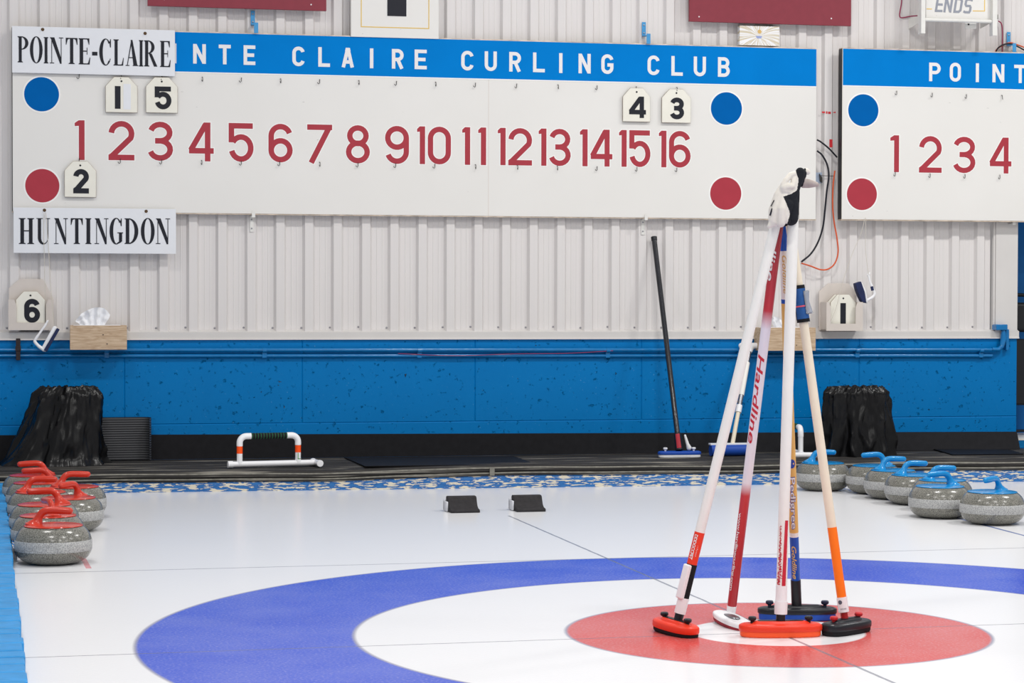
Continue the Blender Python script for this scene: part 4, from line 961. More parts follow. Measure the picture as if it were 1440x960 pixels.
# ---- tissue boxes
def tissue(mb, cx, cz, wd, ht_, sd=0, y0=.0):
    V = []; nx, nz = 26, 12
    for j in range(nz + 1):
        for i in range(nx + 1):
            s = i / nx - .5; t = j / nz
            prof_ = .62 + .38 * sin(3.2 * s + 1.1 + sd) - .25 * max(0, abs(s) - .34) * 5
            x = cx + wd * s * (.72 + .34 * t) + .004 * noise.noise(Vector((s * 9, t * 4, sd)))
            z = cz + ht_ * t * max(.2, prof_)
            y = y0 + (.016 * sin(s * 26 + sd + t * 1.5) + .02 * noise.noise(Vector((s * 7, t * 3, sd + 5)))) * (.35 + .65 * t)
            V.append((x, y, z))
    mb.add(V, [(j * (nx + 1) + i, j * (nx + 1) + i + 1, (j + 1) * (nx + 1) + i + 1, (j + 1) * (nx + 1) + i) for j in range(nz) for i in range(nx)])
def tissue_box(label, tlabel, px0, px1, py0, py1, tpx, off=.15, depth=.12, sd=0):
    w = WT('wooden_box', label, 'box', (px0 + px1) / 2, py1, off)
    x0, z1 = w.p(px0, py0); x1, _ = w.p(px1, py1)
    b = MB(); b.box(x0, x1, 0, .008, 0, z1); b.box(x0, x1, depth - .008, depth, 0, z1 + .0); b.box(x0, x0 + .008, .008, depth - .008, 0, z1); b.box(x1 - .008, x1, .008, depth - .008, 0, z1); b.box(x0 + .008, x1 - .008, .008, depth - .008, 0, .008)
    b.build('box_body', WOOD, w.root, ang=0, bevel=.001)
    t = thing('tissue_pack', tlabel, 'tissues', W3(w.u0, off, w.z0) - WN * .04, WA)
    b = MB(); ya = z1 + .006; b.box(x0 + .016, x1 - .03, -.024, .05, .012, ya - .004); b.build('carton', TISSUE, t, ang=0, bevel=.004)
    xa, za = w.p(tpx[0], tpx[2], off - .04); xb, zb_ = w.p(tpx[1], tpx[3], off - .04)
    b = MB(); tissue(b, (xa + xb) / 2, zb_, xb - xa, za - zb_, sd); b.build('tissue_sheet', TISSUE, t, ang=80)
    for i in range(2):
        s_ = MB(); s_.lathe([(.003, 0), (.0028, .002), (0, .0026)], 8); s_.build('nail', DARKST, w.root, loc=(x0 + (x1 - x0) * (.58 + .07 * i), 0, z1 * (.62 - .38 * i)), rot=(pi / 2, 0, 0))
tissue_box('pale wooden box fixed on the blue wall under the left ledge', 'white tissues rising from the left wooden box', 98.5, 178.5, 457.5, 491.5, (107, 154, 432, 457))
tissue_box('pale wooden box behind the standing brooms', 'white tissues in the wooden box behind the brooms', 1070, 1147, 460.5, 493, (1085, 1118, 444, 462), sd=2)

# ---- hand brushes on strings
def strap(name, label, pts, off=.09):
    wpipe(name, label, 'string', pts, .0013, STRING, off)
w = WT('hand_brush', 'white hand brush with navy bristles hanging on string below the left name sign', 'brush', 66.5, 451, .10)
b = MB(); b.tube(cat_rom([w.q(67, 451), w.q(63, 458), w.q(57, 466.5), w.q(49.5, 477.5), w.q(49.5, 481), w.q(55, 487), w.q(61.5, 491.5)]), [.005] * 6 + [.006] * 14 + [.007] * 10 + [.0085] * 10 + [.0095] * 9, 10, round_end=True)
b.tube([w.q(61.5, 491.5), w.q(70, 475), w.q(77.5, 460.5)], [.0095, .0085, .0075], 10, round_end=True, flat=1.6); b.build('handle', WHITEPL, w.root)
a0, a1 = w.q(64.5, 493.5), w.q(83, 462.5); d_ = (a1 - a0); nrm = Vector((-d_.z, 0, d_.x)).normalized()
b = MB(); V = [a0 - nrm * -.0 + Vector((0, s, 0)) for s in (-.017, .017)] + [a1 + Vector((0, s, 0)) for s in (-.014, .014)] + [a0 - nrm * .018 + d_ * .0 + Vector((0, s, 0)) for s in (-.019, .019)] + [a1 - nrm * .016 + Vector((0, s, 0)) for s in (-.016, .016)]
off_ = nrm * .012
V = [v + off_ for v in V]
b.add(V, [(0, 1, 3, 2), (4, 6, 7, 5), (0, 4, 5, 1), (2, 3, 7, 6), (0, 2, 6, 4), (1, 5, 7, 3)]); b.build('bristles', DBLUE, w.root, ang=0, bevel=.002)
strap('hanging_string', 'pale string from the left grommet to the handle end of the left brush', [(62, 299), (61.5, 330), (62.5, 370), (63.5, 410), (66.5, 452)])
strap('hanging_string', 'pale string from the left grommet to the far end of the left brush', [(64.5, 299), (67.5, 340), (70, 380), (72.5, 420), (76, 458)])
w = WT('hand_brush', 'white hand brush with navy bristles hanging tilted above the right card holder', 'brush', 1222, 388, .11)
b = MB(); b.tube(cat_rom([w.q(1221.5, 388), w.q(1223.5, 396), w.q(1226.5, 404), w.q(1229.7, 412), w.q(1227.5, 417), w.q(1222, 420.5), w.q(1217.5, 423)]), [.0055] * 12 + [.0075] * 18 + [.008] * 19, 10, round_end=True)
b.tube([w.q(1217.6, 424.5), w.q(1215.5, 410), w.q(1210, 397)], [.008, .008, .006], 10, round_end=True, flat=2.4)
b.tube([w.q(1220.5, 387), w.q(1222.5, 384)], .006, 8, round_end=True); b.build('handle', WHITEPL, w.root)
b = MB(); V = []
for (ax, ay), (bx_, by_) in (((1201.3, 398.5), (1209.5, 395.5)), ((1202.8, 406), (1212.5, 404)), ((1206.5, 416), (1215, 413)), ((1210.5, 424), (1216.8, 426))):
    p0, p1 = w.q(ax, ay), w.q(bx_, by_)
    V += [p0 + Vector((0, -.022, 0)), p1 + Vector((0, -.018, 0)), p1 + Vector((0, .018, 0)), p0 + Vector((0, .022, 0))]
b.add(V, [(4 * i + k, 4 * i + (k + 1) % 4, 4 * i + 4 + (k + 1) % 4, 4 * i + 4 + k) for i in range(3) for k in range(4)] + [(3, 2, 1, 0), (12, 13, 14, 15)]); b.build('bristles', DBLUE, w.root, ang=20, bevel=.003)
b = MB(); b.box(-.008, .008, -.004, .004, -.012, .012); pp_ = w.q(1226, 405.5); b.build('grip_inset', DBLUE, w.root, loc=(pp_.x, pp_.y - .005, pp_.z), rot=(0, radians(-14), 0), bevel=.002)
strap('hanging_string', 'pale string from the right scoreboard to the tilted hand brush', [(1217.5, 306), (1217, 340), (1218, 360), (1221.5, 386)], .118)
strap('hanging_string', 'loose pale string running down across the right card holder', [(1216.5, 306), (1210, 330), (1198, 358), (1184, 400), (1175, 435), (1163.5, 462)], .118)
# ================================================================== things on the walkway
MZ = .1115
def bag(label, c, rb, rt, hgt, seed, skirt, lean=(0, 0), sq=2.6, yaw=0, flare=()):
    """bin wrapped in a black bag: rumpled film over a tapering drum, gathered and folded over at the rim"""
    b = MB(); n = 150; V = []; m = 46
    def rad(a, t):
        r = lerp(rb, rt, t ** .85)
        ca, sa = abs(cos(a)), abs(sin(a)); r *= (1 / (ca ** sq + sa ** sq)) ** (1 / sq)
        for (fa, fw, fr) in flare:
            d = (a - fa + pi) % (2 * pi) - pi; r += fr * math.exp(-(d / fw) ** 2) * (1 - t) ** 1.6
        return r
    for j in range(m + 8):
        if j <= m: t = j / m; z = hgt * t; inn = 0
        else: t = 1; q = (j - m) / 7; inn = q; z = hgt - .10 * q
        for i in range(n):
            a = 2 * pi * i / n; r = rad(a, t)
            cx_, sy_ = cos(a), sin(a)
            # long folds from the gathered rim, a few diagonal creases, a crumpled top
            nn = noise.noise
            f1 = nn(Vector((cx_ * 2.0 + seed, sy_ * 2.0, z * 1.1))); f2 = nn(Vector((cx_ * 3.4 + seed, sy_ * 3.4 + z * 5, z * 4.5 - cx_ * 2)))
            fold = .030 * (1 - abs(f1) * 3.4) + .016 * (.6 - abs(f2) * 3.0)
            fold += .007 * (.5 - abs(nn(Vector((cx_ * 8 + seed + z * 4, sy_ * 8, z * 9)))) * 2.4)
            top = smooth(.70, .97, t)
            cr = top * (.016 * (.4 - abs(nn(Vector((cx_ * 10 + 3, sy_ * 10, z * 16 + seed)))) * 2) + .005 * nn(Vector((cx_ * 24 + 3, sy_ * 24, z * 50 + seed))))
            rr_ = r + fold * (.5 + .5 * (1 - t)) - .010 + cr
            if skirt: rr_ += .02 * (1 - smooth(0, .09, t)) * (.6 + noise.noise(Vector((cx_ * 4, sy_ * 4, seed))))
            if t > .85: rr_ -= .026 * smooth(.87, 1, t) ** 2
            if inn: rr_ -= .02 + .05 * inn
            zz = z + (.010 * noise.noise(Vector((cx_ * 6, sy_ * 6, seed + 9))) + .006 * noise.noise(Vector((cx_ * 17, sy_ * 17, seed)))) * smooth(.7, 1, t) * (1 - inn)
            V.append((rr_ * cx_ + lean[0] * t, rr_ * sy_ * .72 + lean[1] * t, max(0.0, zz)))
    mm = m + 8
    F = [(j * n + i, j * n + (i + 1) % n, (j + 1) * n + (i + 1) % n, (j + 1) * n + i) for j in range(mm - 1) for i in range(n)]
    F.append(tuple(range((mm - 1) * n, mm * n)))
    b.add(V, F); t = thing('waste_bin', label, 'bin', c, yaw)
    o = b.build('black_bag', BAGM, t, ang=75)
    return t
P = ony(84, 648, 5.41); bag('waste bin wrapped in a rumpled black bag, behind the red-handled stones', Vector((P.x, 5.41, MZ - .001)), .220, .162, .392, 2.0, True, lean=(.045, .0), flare=((pi, .6, .05), (-2.6, .4, .03)))
P = onz(1206, 640, MZ); bag('waste bin wrapped in a black bag, behind the blue-handled stones', Vector((P.x, P.y + .02, MZ - .001)), .185, .172, .372, 8.3, False, sq=3.4, flare=((-.4, .35, .03),))

# ribbed black sheet standing against the wall, its free edge curling forward
a0 = onz(136, 651, MZ); a1 = onz(212, 648.5, MZ)
b = MB(); L_ = (a1 - a0).length; pts = [(0, .0), (L_ * .6, 0), (L_ * .82, .0), (L_ * .93, -.008), (L_ * .985, -.028), (L_, -.055), (L_ - .01, -.085)]
H_ = .222; V = []
for x, y in cat_rom([(x, y, 0) for x, y in pts], 5) and [(p[0], p[1]) for p in cat_rom([(x, y, 0) for x, y in pts], 5)]:
    V += [(x, y, 0), (x, y + .02, H_), (x, y + .026, H_), (x, y + .006, 0)]
n = len(V) // 4
b.add(V, [(4 * i + k, 4 * i + 4 + k, 4 * i + 4 + (k + 1) % 4, 4 * i + (k + 1) % 4) for i in range(n - 1) for k in range(4)] + [(0, 1, 2, 3), (4 * n - 1, 4 * n - 2, 4 * n - 3, 4 * n - 4)])
yb_ = 5.62 - .02 * (a0.x - .42) - .075
tag(b.build('ribbed_sheet', RIBBED, loc=(a0.x, yb_, MZ), rot=(0, 0, WA)), 'upright ribbed dark grey sheet leaning on the wall beside the left bin', 'sheet')

# sliding stabilizer made of white pipe
def stabilizer(loc, rz, label):
    r = .0145; t = thing('slide_stabilizer', label, 'sliding aid', loc, rz, 'white pipe stabilizers on the walkway')
    b = MB(); b.tube([(-.235, 0, r), (.205, 0, r)], r, 18); b.tube([(-.24, 0, r), (-.215, 0, r)], r * 1.18, 18); b.build('base_pipe', WHITEPL, t)
    b = MB(); b.tube([(.215, -.062, r), (.215, .055, r)], r, 18); b.build('cross_pipe', STEEL if False else WHITEPL, t)
    b = MB(); b.tube([(.215, -.076, r), (.215, -.058, r)], r * 1.16, 18); b.tube([(.215, .050, r), (.215, .066, r)], r * 1.16, 18); b.build('end_cap', WHITEPL, t)
    for s, x in ((0, -.18), (1, .12)):
        b = MB(); b.tube([(x, 0, r * .6), (x, 0, .120)], r * .98, 18); b.tube([(x, 0, r * 1.0), (x, 0, r * 2.1)], [r * 1.15, r * 1.0], 18); lg_ = b.build('upright', WHITEPL, t)
        b = MB(); b.tube([(x, 0, .068), (x, 0, .104)], r * 1.02, 18); b.build('orange_tape', TAPEOR, lg_)
        sg = 1 if s == 0 else -1
        b = MB(); b.tube([(x, 0, .106)] + [(x + sg * (.034 - .034 * cos(a)), 0, .120 + .034 * sin(a)) for a in [i * pi / 16 for i in range(9)]] + [(x + sg * .058, 0, .154)], r * 1.08, 18); b.build('elbow', WHITEPL, t)
    b = MB(); b.tube([(-.125, 0, .154), (.065, 0, .154)], r * 1.02, 18, mi=0)
    for i in range(13): 
        x = -.118 + i * .0146; b.tube([(x, 0, .154), (x + .0028, 0, .154)], r * 1.06, 18, mi=1)
    b.build('grip', [BLACKFOAM, mat('green_ring', (40, 104, 62), .7) if 'green_ring' not in bpy.data.materials else bpy.data.materials['green_ring']], t)
    b = MB(); x = .12; 
    def on(u_, v_): a = -pi / 2 + u_ / r; return (x + r * 1.03 * cos(a), r * 1.03 * sin(a), v_)
    for (u0_, u1_, v0_, v1_) in ((-.005, -.0015, .034, .066), (-.005, .012, .034, .0375)):
        Vq = [on(u0_ + (u1_ - u0_) * i / 4, v) for i in range(5) for v in (v0_, v1_)]; b.add(Vq, [(2 * i, 2 * i + 2, 2 * i + 3, 2 * i + 1) for i in range(4)])
    b.build('letter_mark', GREENTX, t)
    return t
pL, pR = onz(326, 653.5, MZ + .012), onz(446, 650.5, MZ + .012)
st1 = stabilizer(((pL.x + pR.x) / 2 + .0, (pL.y + pR.y) / 2, MZ), math.atan2(pR.y - pL.y, pR.x - pL.x), 'white pipe sliding stabilizer with green and black grip standing alone left of the hacks')
pe = onz(1136, 643, MZ + .01)
st2 = copy_tree(st1); st2.location = (pe.x + .035, pe.y + .27, MZ + .004); st2.rotation_euler.z = radians(-90 - 9)
for ch in [k for k in COL.objects if k.parent == st2]:
    if ch.name.startswith('letter_mark'): bpy.data.objects.remove(ch); continue
    for g in [k for k in COL.objects if k.parent == ch]: bpy.data.objects.remove(g)
st2['label'] = 'white pipe sliding stabilizer seen end on, between the brooms and the right bin'

# ---- helper for straight shafts
def along(p0, p1): 
    d = (p1 - p0); L = d.length; q = Vector((0, 0, 1)).rotation_difference(d.normalized()); return d, L, q
def rot_root(name, label, cat, p0, p1, group=None):
    d, L, q = along(p0, p1); t = thing(name, label, cat, p0, 0, group); t.rotation_mode = 'QUATERNION'; t.rotation_quaternion = q
    return t, L
def seg(t, name, z0, z1, r0, r1, m, n=24, label=None):
    b = MB(); b.tube([(0, 0, z0), (0, 0, z1)], [r0, r1], n); o = b.build(name, m, t)
    if label: o['label'] = label
    return o
def superell(a, b_, n=48, k=3.2):
    out = []
    for i in range(n):
        t = 2 * pi * i / n; c, s = cos(t), sin(t); out.append((a * math.copysign(abs(c) ** (2 / k), c), b_ * math.copysign(abs(s) ** (2 / k), s)))
    return out
def child_world(o, M_):   # place a child by its world matrix
    bpy.context.view_layer.update(); o.matrix_parent_inverse = o.parent.matrix_world.inverted(); o.matrix_world = M_
def head_parts(t, c, yaw, length, width, mtop, mpad, mknob, tilt=(0, 0), hh=.024, pad=.014, k=2.6, ridge=True, knobs=True, padscale=.97, kx=.66):
    """broom head at world point c (its foot), as children of t"""
    Mw = Matrix.Translation(c) @ Matrix.Rotation(yaw, 4, 'Z') @ Matrix.Rotation(tilt[0], 4, 'Y') @ Matrix.Rotation(tilt[1], 4, 'X')
    o_ = superell(length / 2, width / 2, 56, k)
    b = MB(); b.loft(o_, [(0, .93, .86), (.003, .965, .93), (pad * .6, padscale, .95), (pad + .001, padscale, .95)]); h = b.build('pad', mpad, t); child_world(h, Mw)
    b = MB(); b.loft(o_, [(pad, .985, .97), (pad + hh * .12, 1, 1), (pad + hh * .55, 1, 1), (pad + hh * .68, .985, .96), (pad + hh * .80, .93, .86), (pad + hh * .84, .90, .78)])
    if ridge:
        b.loft(superell(length * .33, width * .25, 40, 2.6), [(pad + hh * .8, 1.08, 1.15), (pad + hh, 1, 1), (pad + hh * 1.08, .93, .9)])
        b.add(*boxvf(-length * .27, length * .27, -width * .10, width * .10, pad + hh * 1.08, pad + hh * 1.14), 1)
    h = b.build('head', [mtop, BLACKPL], t, ang=32); child_world(h, Mw)
    if knobs:
        for s in (-1, 1):
            b = MB(); b.lathe([(.0055, 0), (.0055, .008), (.0105, .0105), (.0120, .0135), (.0115, .0180), (.009, .0205), (0, .021)], 18)
            kb_ = b.build('knob', mknob, h); kb_.location = (s * length / 2 * kx, 0, pad + hh * .78)
    return h, Mw
def boxvf(x0, x1, y0, y1, z0, z1):
    V = [(x0, y0, z0), (x1, y0, z0), (x1, y1, z0), (x0, y1, z0), (x0, y0, z1), (x1, y0, z1), (x1, y1, z1), (x0, y1, z1)]
    return V, [(0, 3, 2, 1), (4, 5, 6, 7), (0, 1, 5, 4), (1, 2, 6, 5), (2, 3, 7, 6), (3, 0, 4, 7)]
def shaft_text(t, name, text, z_start, size, r, m, phi0, shear=0, spacing=1.0, bold=0, yoff=-.35, lift=.0006):
    """lettering wrapped on a shaft, reading downwards; phi0 = angle (local) where the middle of the letters lies"""
    def fn(x, y):
        a = phi0 + (y + yoff * size) / r
        return Vector(((r + lift) * cos(a), (r + lift) * sin(a), z_start - x))
    return tx_mesh(name, text, size, m, fn, t, shear=shear, spacing=spacing, bold=bold)
def facing(t, z):
    """local angle of the side of the shaft that looks along the sheet towards its near end"""
    bpy.context.view_layer.update(); Mi = t.matrix_world.inverted(); p = t.matrix_world @ Vector((0, 0, z)); v = Mi.to_3x3() @ (CAM - p); return math.atan2(v.y, v.x)

# ---- black broom leaning on the wall
p0 = onz(955.5, 643, MZ); topw = WPX(919.5, 333, .03)
f0 = p0 + Vector((0, 0, .035))
t, L_ = rot_root('curling_broom', 'black-handled broom with blue and white head leaning on the blue wall', 'broom', f0, topw)
seg(t, 'shaft', .02, L_ - .02, .0145, .0140, mat('carbon_black', (26, 27, 34), .22, noise_amt=.3, noise_scale=18, coat=.5))
seg(t, 'end_cap', L_ - .02, L_, .0165, .0165, BLACKPL)
seg(t, 'sleeve', .004, .096, .0215, .0195, BLACKPL)
ph = facing(t, .05)
b = MB(); V = []
for z in (.012, .090):
    for i in range(6): a = ph - .55 + 1.1 * i / 5; V.append(((.0222 if z < .05 else .0204) * cos(a), (.0222 if z < .05 else .0204) * sin(a), z))
b.add(V, [(i, i + 1, i + 7, i + 6) for i in range(5)]); b.build('red_panel', mat('dull_red', (176, 40, 56), .5), t)
hd, Mw = head_parts(t, p0, -.05, .235, .075, BLUEPAD, WHITEPL, WHITEPL, hh=.022, pad=.016, k=3, ridge=False, kx=.66)
b = MB(); b.tube([(.048, 0, .0), (.040, 0, .02), (.026, 0, .065)], [.014, .009, .006], 12, round_end=True); c_ = b.build('white_clip', WHITEPL, t); child_world(c_, Matrix.Translation(p0 + Vector((0, -.015, .052))))

# ---- squeegee with telescopic pole
p0 = onz(1027, 641, MZ); f0 = ony(1029.5, 627, p0.y + .02); topw = WPX(1055, 486, .075)
t, L_ = rot_root('ice_squeegee', 'white telescopic pole with a blue foam head leaning on the wall behind the brooms', 'squeegee', f0, topw)
def sz(py):   # height along the pole for a row of the photo
    for i in range(401):
        q = f0.lerp(topw, i / 400); v = q - CAM; yy = 480 - FPX * v.dot(U3) / v.dot(F2)
        if yy <= py: return L_ * i / 400
    return L_
seg(t, 'lower_pole', 0, sz(578), .0115, .0115, SHAFTC); seg(t, 'collar', sz(580), sz(570), .0165, .0165, WHITEPL)
seg(t, 'clamp', sz(571), sz(556), .0125, .0140, STEEL)
seg(t, 'upper_pole', sz(556), sz(510), .0155, .0150, SHAFTW); seg(t, 'steel_neck', sz(511), sz(493), .012, .012, STEEL)
b = MB(); b.tube([(0, 0, sz(495)), (0, 0, sz(488))], [.016, .024], 16); 
h_ = b.build('socket', WHITEPL, t)
b = MB(); b.tube([(-.05, 0, 0), (.035, 0, 0)], .017, 16, round_end=True); hh_ = b.build('cross_grip', WHITEPL, t); child_world(hh_, Matrix.Translation(f0.lerp(topw, sz(485) / L_)))
b = MB(); b.tube([(0, 0, 0), (-.03, -.012, .028)], [.007, .004], 10); hh_ = b.build('lever', STEEL, t); child_world(hh_, Matrix.Translation(f0.lerp(topw, sz(568) / L_)))
b = MB(); b.tube([(-.105, 0, .031), (.105, 0, .031)], .031, 24); o = b.build('foam_head', BLUEPAD, t); child_world(o, Matrix.Translation(p0 + Vector((.0, .02, 0))))
b = MB(); b.box(-.108, .108, -.012, .03, .058, .068); o = b.build('top_bar', WHITEPL, t, ang=0, bevel=.002); child_world(o, Matrix.Translation(p0 + Vector((.0, .02, 0))))

# ---- folded chair in the recess
cp = W3(WP(1436, 620)[0] + .09, -.14, .112)
t = thing('folding_chair', 'black folding chair standing folded in the blue recess at the right edge', 'chair', cp, WA)
b = MB(); b.tube(cat_rom([(-.10, -.02, 0), (-.13, .04, .30), (-.16, .10, .62), (-.165, .13, .78), (-.10, .15, .86), (.12, .15, .86), (.20, .13, .78), (.19, .10, .62), (.16, .04, .3), (.13, -.02, 0)]), .011, 10); b.build('front_frame', CHAIRM, t)
b = MB(); b.tube([(-.11, .12, 0), (-.135, .05, .45)], .010, 10); b.tube([(.15, .12, 0), (.18, .05, .45)], .010, 10); b.tube([(-.115, .11, .08), (.155, .11, .08)], .008, 10); b.build('rear_frame', CHAIRM, t)
b = MB(); V = []
for j in range(9):
    for i in range(13):
        u_ = i / 12 - .5; v_ = j / 8; V.append((.02 + .34 * u_, .125 + .03 * v_ + .04 * (4 * u_ * u_ - 1) * -.5, .655 + .17 * v_ - .02 * (2 * abs(u_)) ** 4 * (1 if v_ > .5 else -1)))
b.add(V, [(j * 13 + i, j * 13 + i + 1, (j + 1) * 13 + i + 1, (j + 1) * 13 + i) for j in range(8) for i in range(12)])
o = b.build('backrest', CHAIRM, t); so = o.modifiers.new('thickness', 'SOLIDIFY'); so.thickness = .012
b = MB(); b.loft(superell(.165, .19, 40, 4), [(0, 1, 1), (.006, 1.02, 1.02), (.022, 1.02, 1.02), (.028, .98, .98)]); o = b.build('seat', CHAIRM, t); o.location = (.02, .075, .42); o.rotation_euler = (radians(78), 0, 0)

# ================================================================== on the ice
# hacks
def hack(px, py, label):
    """front left foot corner at a point of the ice"""
    p = onz(px, py, 0)
    t = thing('starting_hack', label, 'hack', p, 0, 'starting hacks in the ice')
    W_ = .132; n = 12
    prof = [(-.0, 0), (.0, .010), (.006, .014), (.020, .016)] + [(.020 + .050 * sin(a), .016 + .050 * (1 - cos(a)) ) for a in [i * 1.15 / 8 for i in range(1, 9)]]
    prof += [(.076, .064), (.086, .068), (.112, .068), (.120, .062), (.120, 0)]
    V = [(x, y, z) for x in (0, W_) for y, z in prof]; m_ = len(prof)
    b = MB(); b.add(V, [(i, m_ + i, m_ + (i + 1) % m_, (i + 1) % m_) for i in range(m_)] + [tuple(range(m_)), tuple(range(2 * m_ - 1, m_ - 1, -1))])
    b.build('rubber_body', HACKM, t, ang=30, bevel=.0025)
    b = MB(); b.box(-.010, W_ + .004, .112, .132, .002, .052); b.box(-.010, -.001, .06, .128, .002, .046)
    b.build('frosted_mount', mat('frosted_metal', (206, 208, 214), .5, noise_amt=.06) if 'frosted_metal' not in bpy.data.materials else bpy.data.materials['frosted_metal'], t, bevel=.003)
    return t
hack(634.5, 721.5, 'black rubber starting hack set in the ice, left of the pair')
hack(727.5, 720, 'black rubber starting hack set in the ice, right of the pair')

# curling stones
R0 = .1380
def stone_proto():
    t = thing('curling_stone', 'x', 'curling stone', (0, 0, 0), 0)
    b = MB()
    b.lathe([(.060, .0035), (.063, .0), (.076, .0), (.082, .002), (.099, .006), (.115, .015), (.1265, .026), (.1345, .040), (.1368, .0485)], 56)
    up_ = [(.1368, .087), (.1348, .095), (.1300, .107), (.1215, .120), (.110, .1305), (.102, .1345), (0, .1350)]
    b.lathe(up_, 56); b.build('granite_body', GRAN, t, ang=50)
    b = MB(); b.lathe([(.1364, .048), (R0, .050), (R0 + .0005, .068), (R0, .0855), (.1364, .0875)], 56); bo = b.build('striking_band', BAND, t, ang=50)
    for m_, nm in ((HRED, 0),):
        b = MB(); b.lathe([(.1035, .134), (.1055, .1355), (.1045, .1375), (.095, .1395), (.06, .1420), (.0, .1435)], 48); b.build('handle_plate', m_, t, ang=50)
        b = MB(); path = [(x_, 0, z_ + .022) for x_, z_ in ((-.062, .114), (-.060, .121), (-.056, .131), (-.051, .144), (-.045, .155), (-.035, .164), (-.020, .1685), (.0, .169), (.03, .1675), (.058, .166))]
        rr_ = [.040, .028, .019, .0140, .0135, .0135, .0130, .0130, .0135, .0125]
        b.tube(cat_rom(path, 3), [lerp(rr_[min(i // 3, 9)], rr_[min(i // 3 + 1, 9)], (i % 3) / 3) for i in range(28)], 20, round_end=True, flat=.85)
        b.build('handle', m_, t, ang=60)
    return t
protoR = stone_proto()
def copy_recolor(src, m_):
    t = src.copy(); COL.objects.link(t)
    for ch in [k for k in COL.objects if k.parent == src]:
        c_ = ch.copy(); COL.objects.link(c_); c_.parent = t
        if ch.name.startswith('handle'):
            c_.data = ch.data.copy(); c_.data.materials[0] = m_
    return t
protoB = copy_recolor(protoR, HBLUE)
RS = [  # disc centre in the photo, handle heading (deg, from neck to tip), label
    (75, 738, -8, 'nearest of the red-handled stones, handle pointing right'),
    (67.5, 724, 105, 'red-handled stone just behind the nearest one, its handle end on'),
    (62.5, 708.5, 180, 'red-handled stone third from the front in the left line, handle pointing left'),
    (57, 691, 5, 'red-handled stone fourth from the front in the left line, handle pointing right'),
    (57, 678.5, 172, 'red-handled stone fifth from the front in the left line, handle pointing left'),
    (46, 667.5, 186, 'farthest red-handled stone, at the back of the left line beside the bin'),
    (100, 683, 8, 'red-handled stone at the back of the right line, handle pointing right'),
    (98, 699, 232, 'red-handled stone at the front of the right line, its handle turned forward'),
]
BS = [
    (1395.5, 690.7, 215, 'nearest of the blue-handled stones, at the right edge of the picture'),
    (1322, 683, 192, 'blue-handled stone second from the front, handle pointing left'),
    (1325, 674.2, 4, 'blue-handled stone third from the front, hidden behind the second'),
    (1285.5, 667.0, 4, 'blue-handled stone fourth from the front, handle pointing right'),
    (1255.5, 660.4, 4, 'blue-handled stone fifth from the front, handle pointing right'),
    (1229, 654.0, 186, 'blue-handled stone sixth from the front, handle pointing left'),
    (1157, 650.2, -2, 'blue-handled stone farthest back, behind the cream broom shaft'),
]
def place(L, proto, grp):
    pos = [onz(a, b_, .1375) for a, b_, _, _ in L]
    for it in range(60):      # stones rest beside each other, never inside each other
        for i in range(len(pos)):
            for j in range(i):
                d = pos[i] - pos[j]; d.z = 0; D_ = 2 * R0 + .003
                if d.length < D_:
                    s_ = (D_ - d.length) / 2; d.normalize(); pos[i] += d * s_; pos[j] -= d * s_
    for i, (p, (a, b_, ang, lab)) in enumerate(zip(pos, L)):
        o = proto if i == 0 else copy_tree(proto)
        o.location = (p.x, p.y, 0.0003); o.rotation_euler = (0, 0, radians(ang)); tag(o, 'grey granite ' + 'stone, ' + lab if False else lab, 'curling stone', grp)
place(RS, protoR, 'red-handled curling stones in the left corner')
place(BS, protoB, 'blue-handled curling stones along the right side line')

# ---- the five brooms standing together
BR = 'brooms stacked upright on the button'
def broom(name_label, foot, top, r):
    t, L = rot_root('curling_broom', name_label, 'broom', foot, top, BR)
    def s(py):
        lo, hi = -.2, 1.2
        for _ in range(40):
            mid = (lo + hi) / 2; q = foot.lerp(top, mid); v = q - CAM
            if 480 - FPX * v.dot(U3) / v.dot(F2) > py: lo = mid
            else: hi = mid
        return L * (lo + hi) / 2
    return t, L, s
def yaw_of(a, b_):
    p, q = onz(*a), onz(*b_); return math.atan2(q.y - p.y, q.x - p.x), (p + q) / 2
# A: far left, white shaft, red wrap, red-orange head
yA, cA = yaw_of((921, 880), (979, 894))
cA = onz(950, 891, 0.0)
footA = ony(955.5, 864, cA.y + .0); topA = ony(1092, 310, -.038)
tA, LA, sA = broom('broom with white shaft, short red wrap and red head, leftmost of the stack', footA, topA, .0145)
r = .0148
seg(tA, 'shaft', sA(748), LA - .0, r * .98, r * 1.02, SHAFTW); seg(tA, 'red_wrap', sA(795), sA(748), r * 1.01, r * 1.01, REDOR); seg(tA, 'black_tape', sA(842), sA(793), r * 1.05, r * 1.05, BLACKFOAM)
seg(tA, 'ferrule', sA(862), sA(840), r * 1.12, r * 1.1, WHITEPL)
ph = facing(tA, .1)
b = MB(); b.add(*boxvf(-.008, .008, -.012, .012, sA(842), sA(794)))
o = b.build('white_clip', WHITEPL, tA, ang=0, bevel=.004); a = ph - .80; o.location = (.0145 * cos(a) * 1.0, .0145 * sin(a) * 1.0, 0); o.rotation_euler = (0, 0, a)
# clip is the white box on the left side of the shaft
seg(tA, 'neck', sA(876), sA(861), r * .84, r * .9, BLACKPL)
shaft_text(tA, 'lettering', 'DDDGCCPET', sA(751.5), .0135, r * 1.01, WHITETX, ph - .50, spacing=.86, bold=.0003)
shaft_text(tA, 'fine_lettering', 'i l Pertend', sA(766), .0058, r * 1.01, WHITETX, ph + .30, spacing=1.25)
head_parts(tA, cA, yA, .195, .078, REDOR, BLACKFOAM, BLACKPL, tilt=(.03, 0), hh=.026, pad=.013, kx=.62)
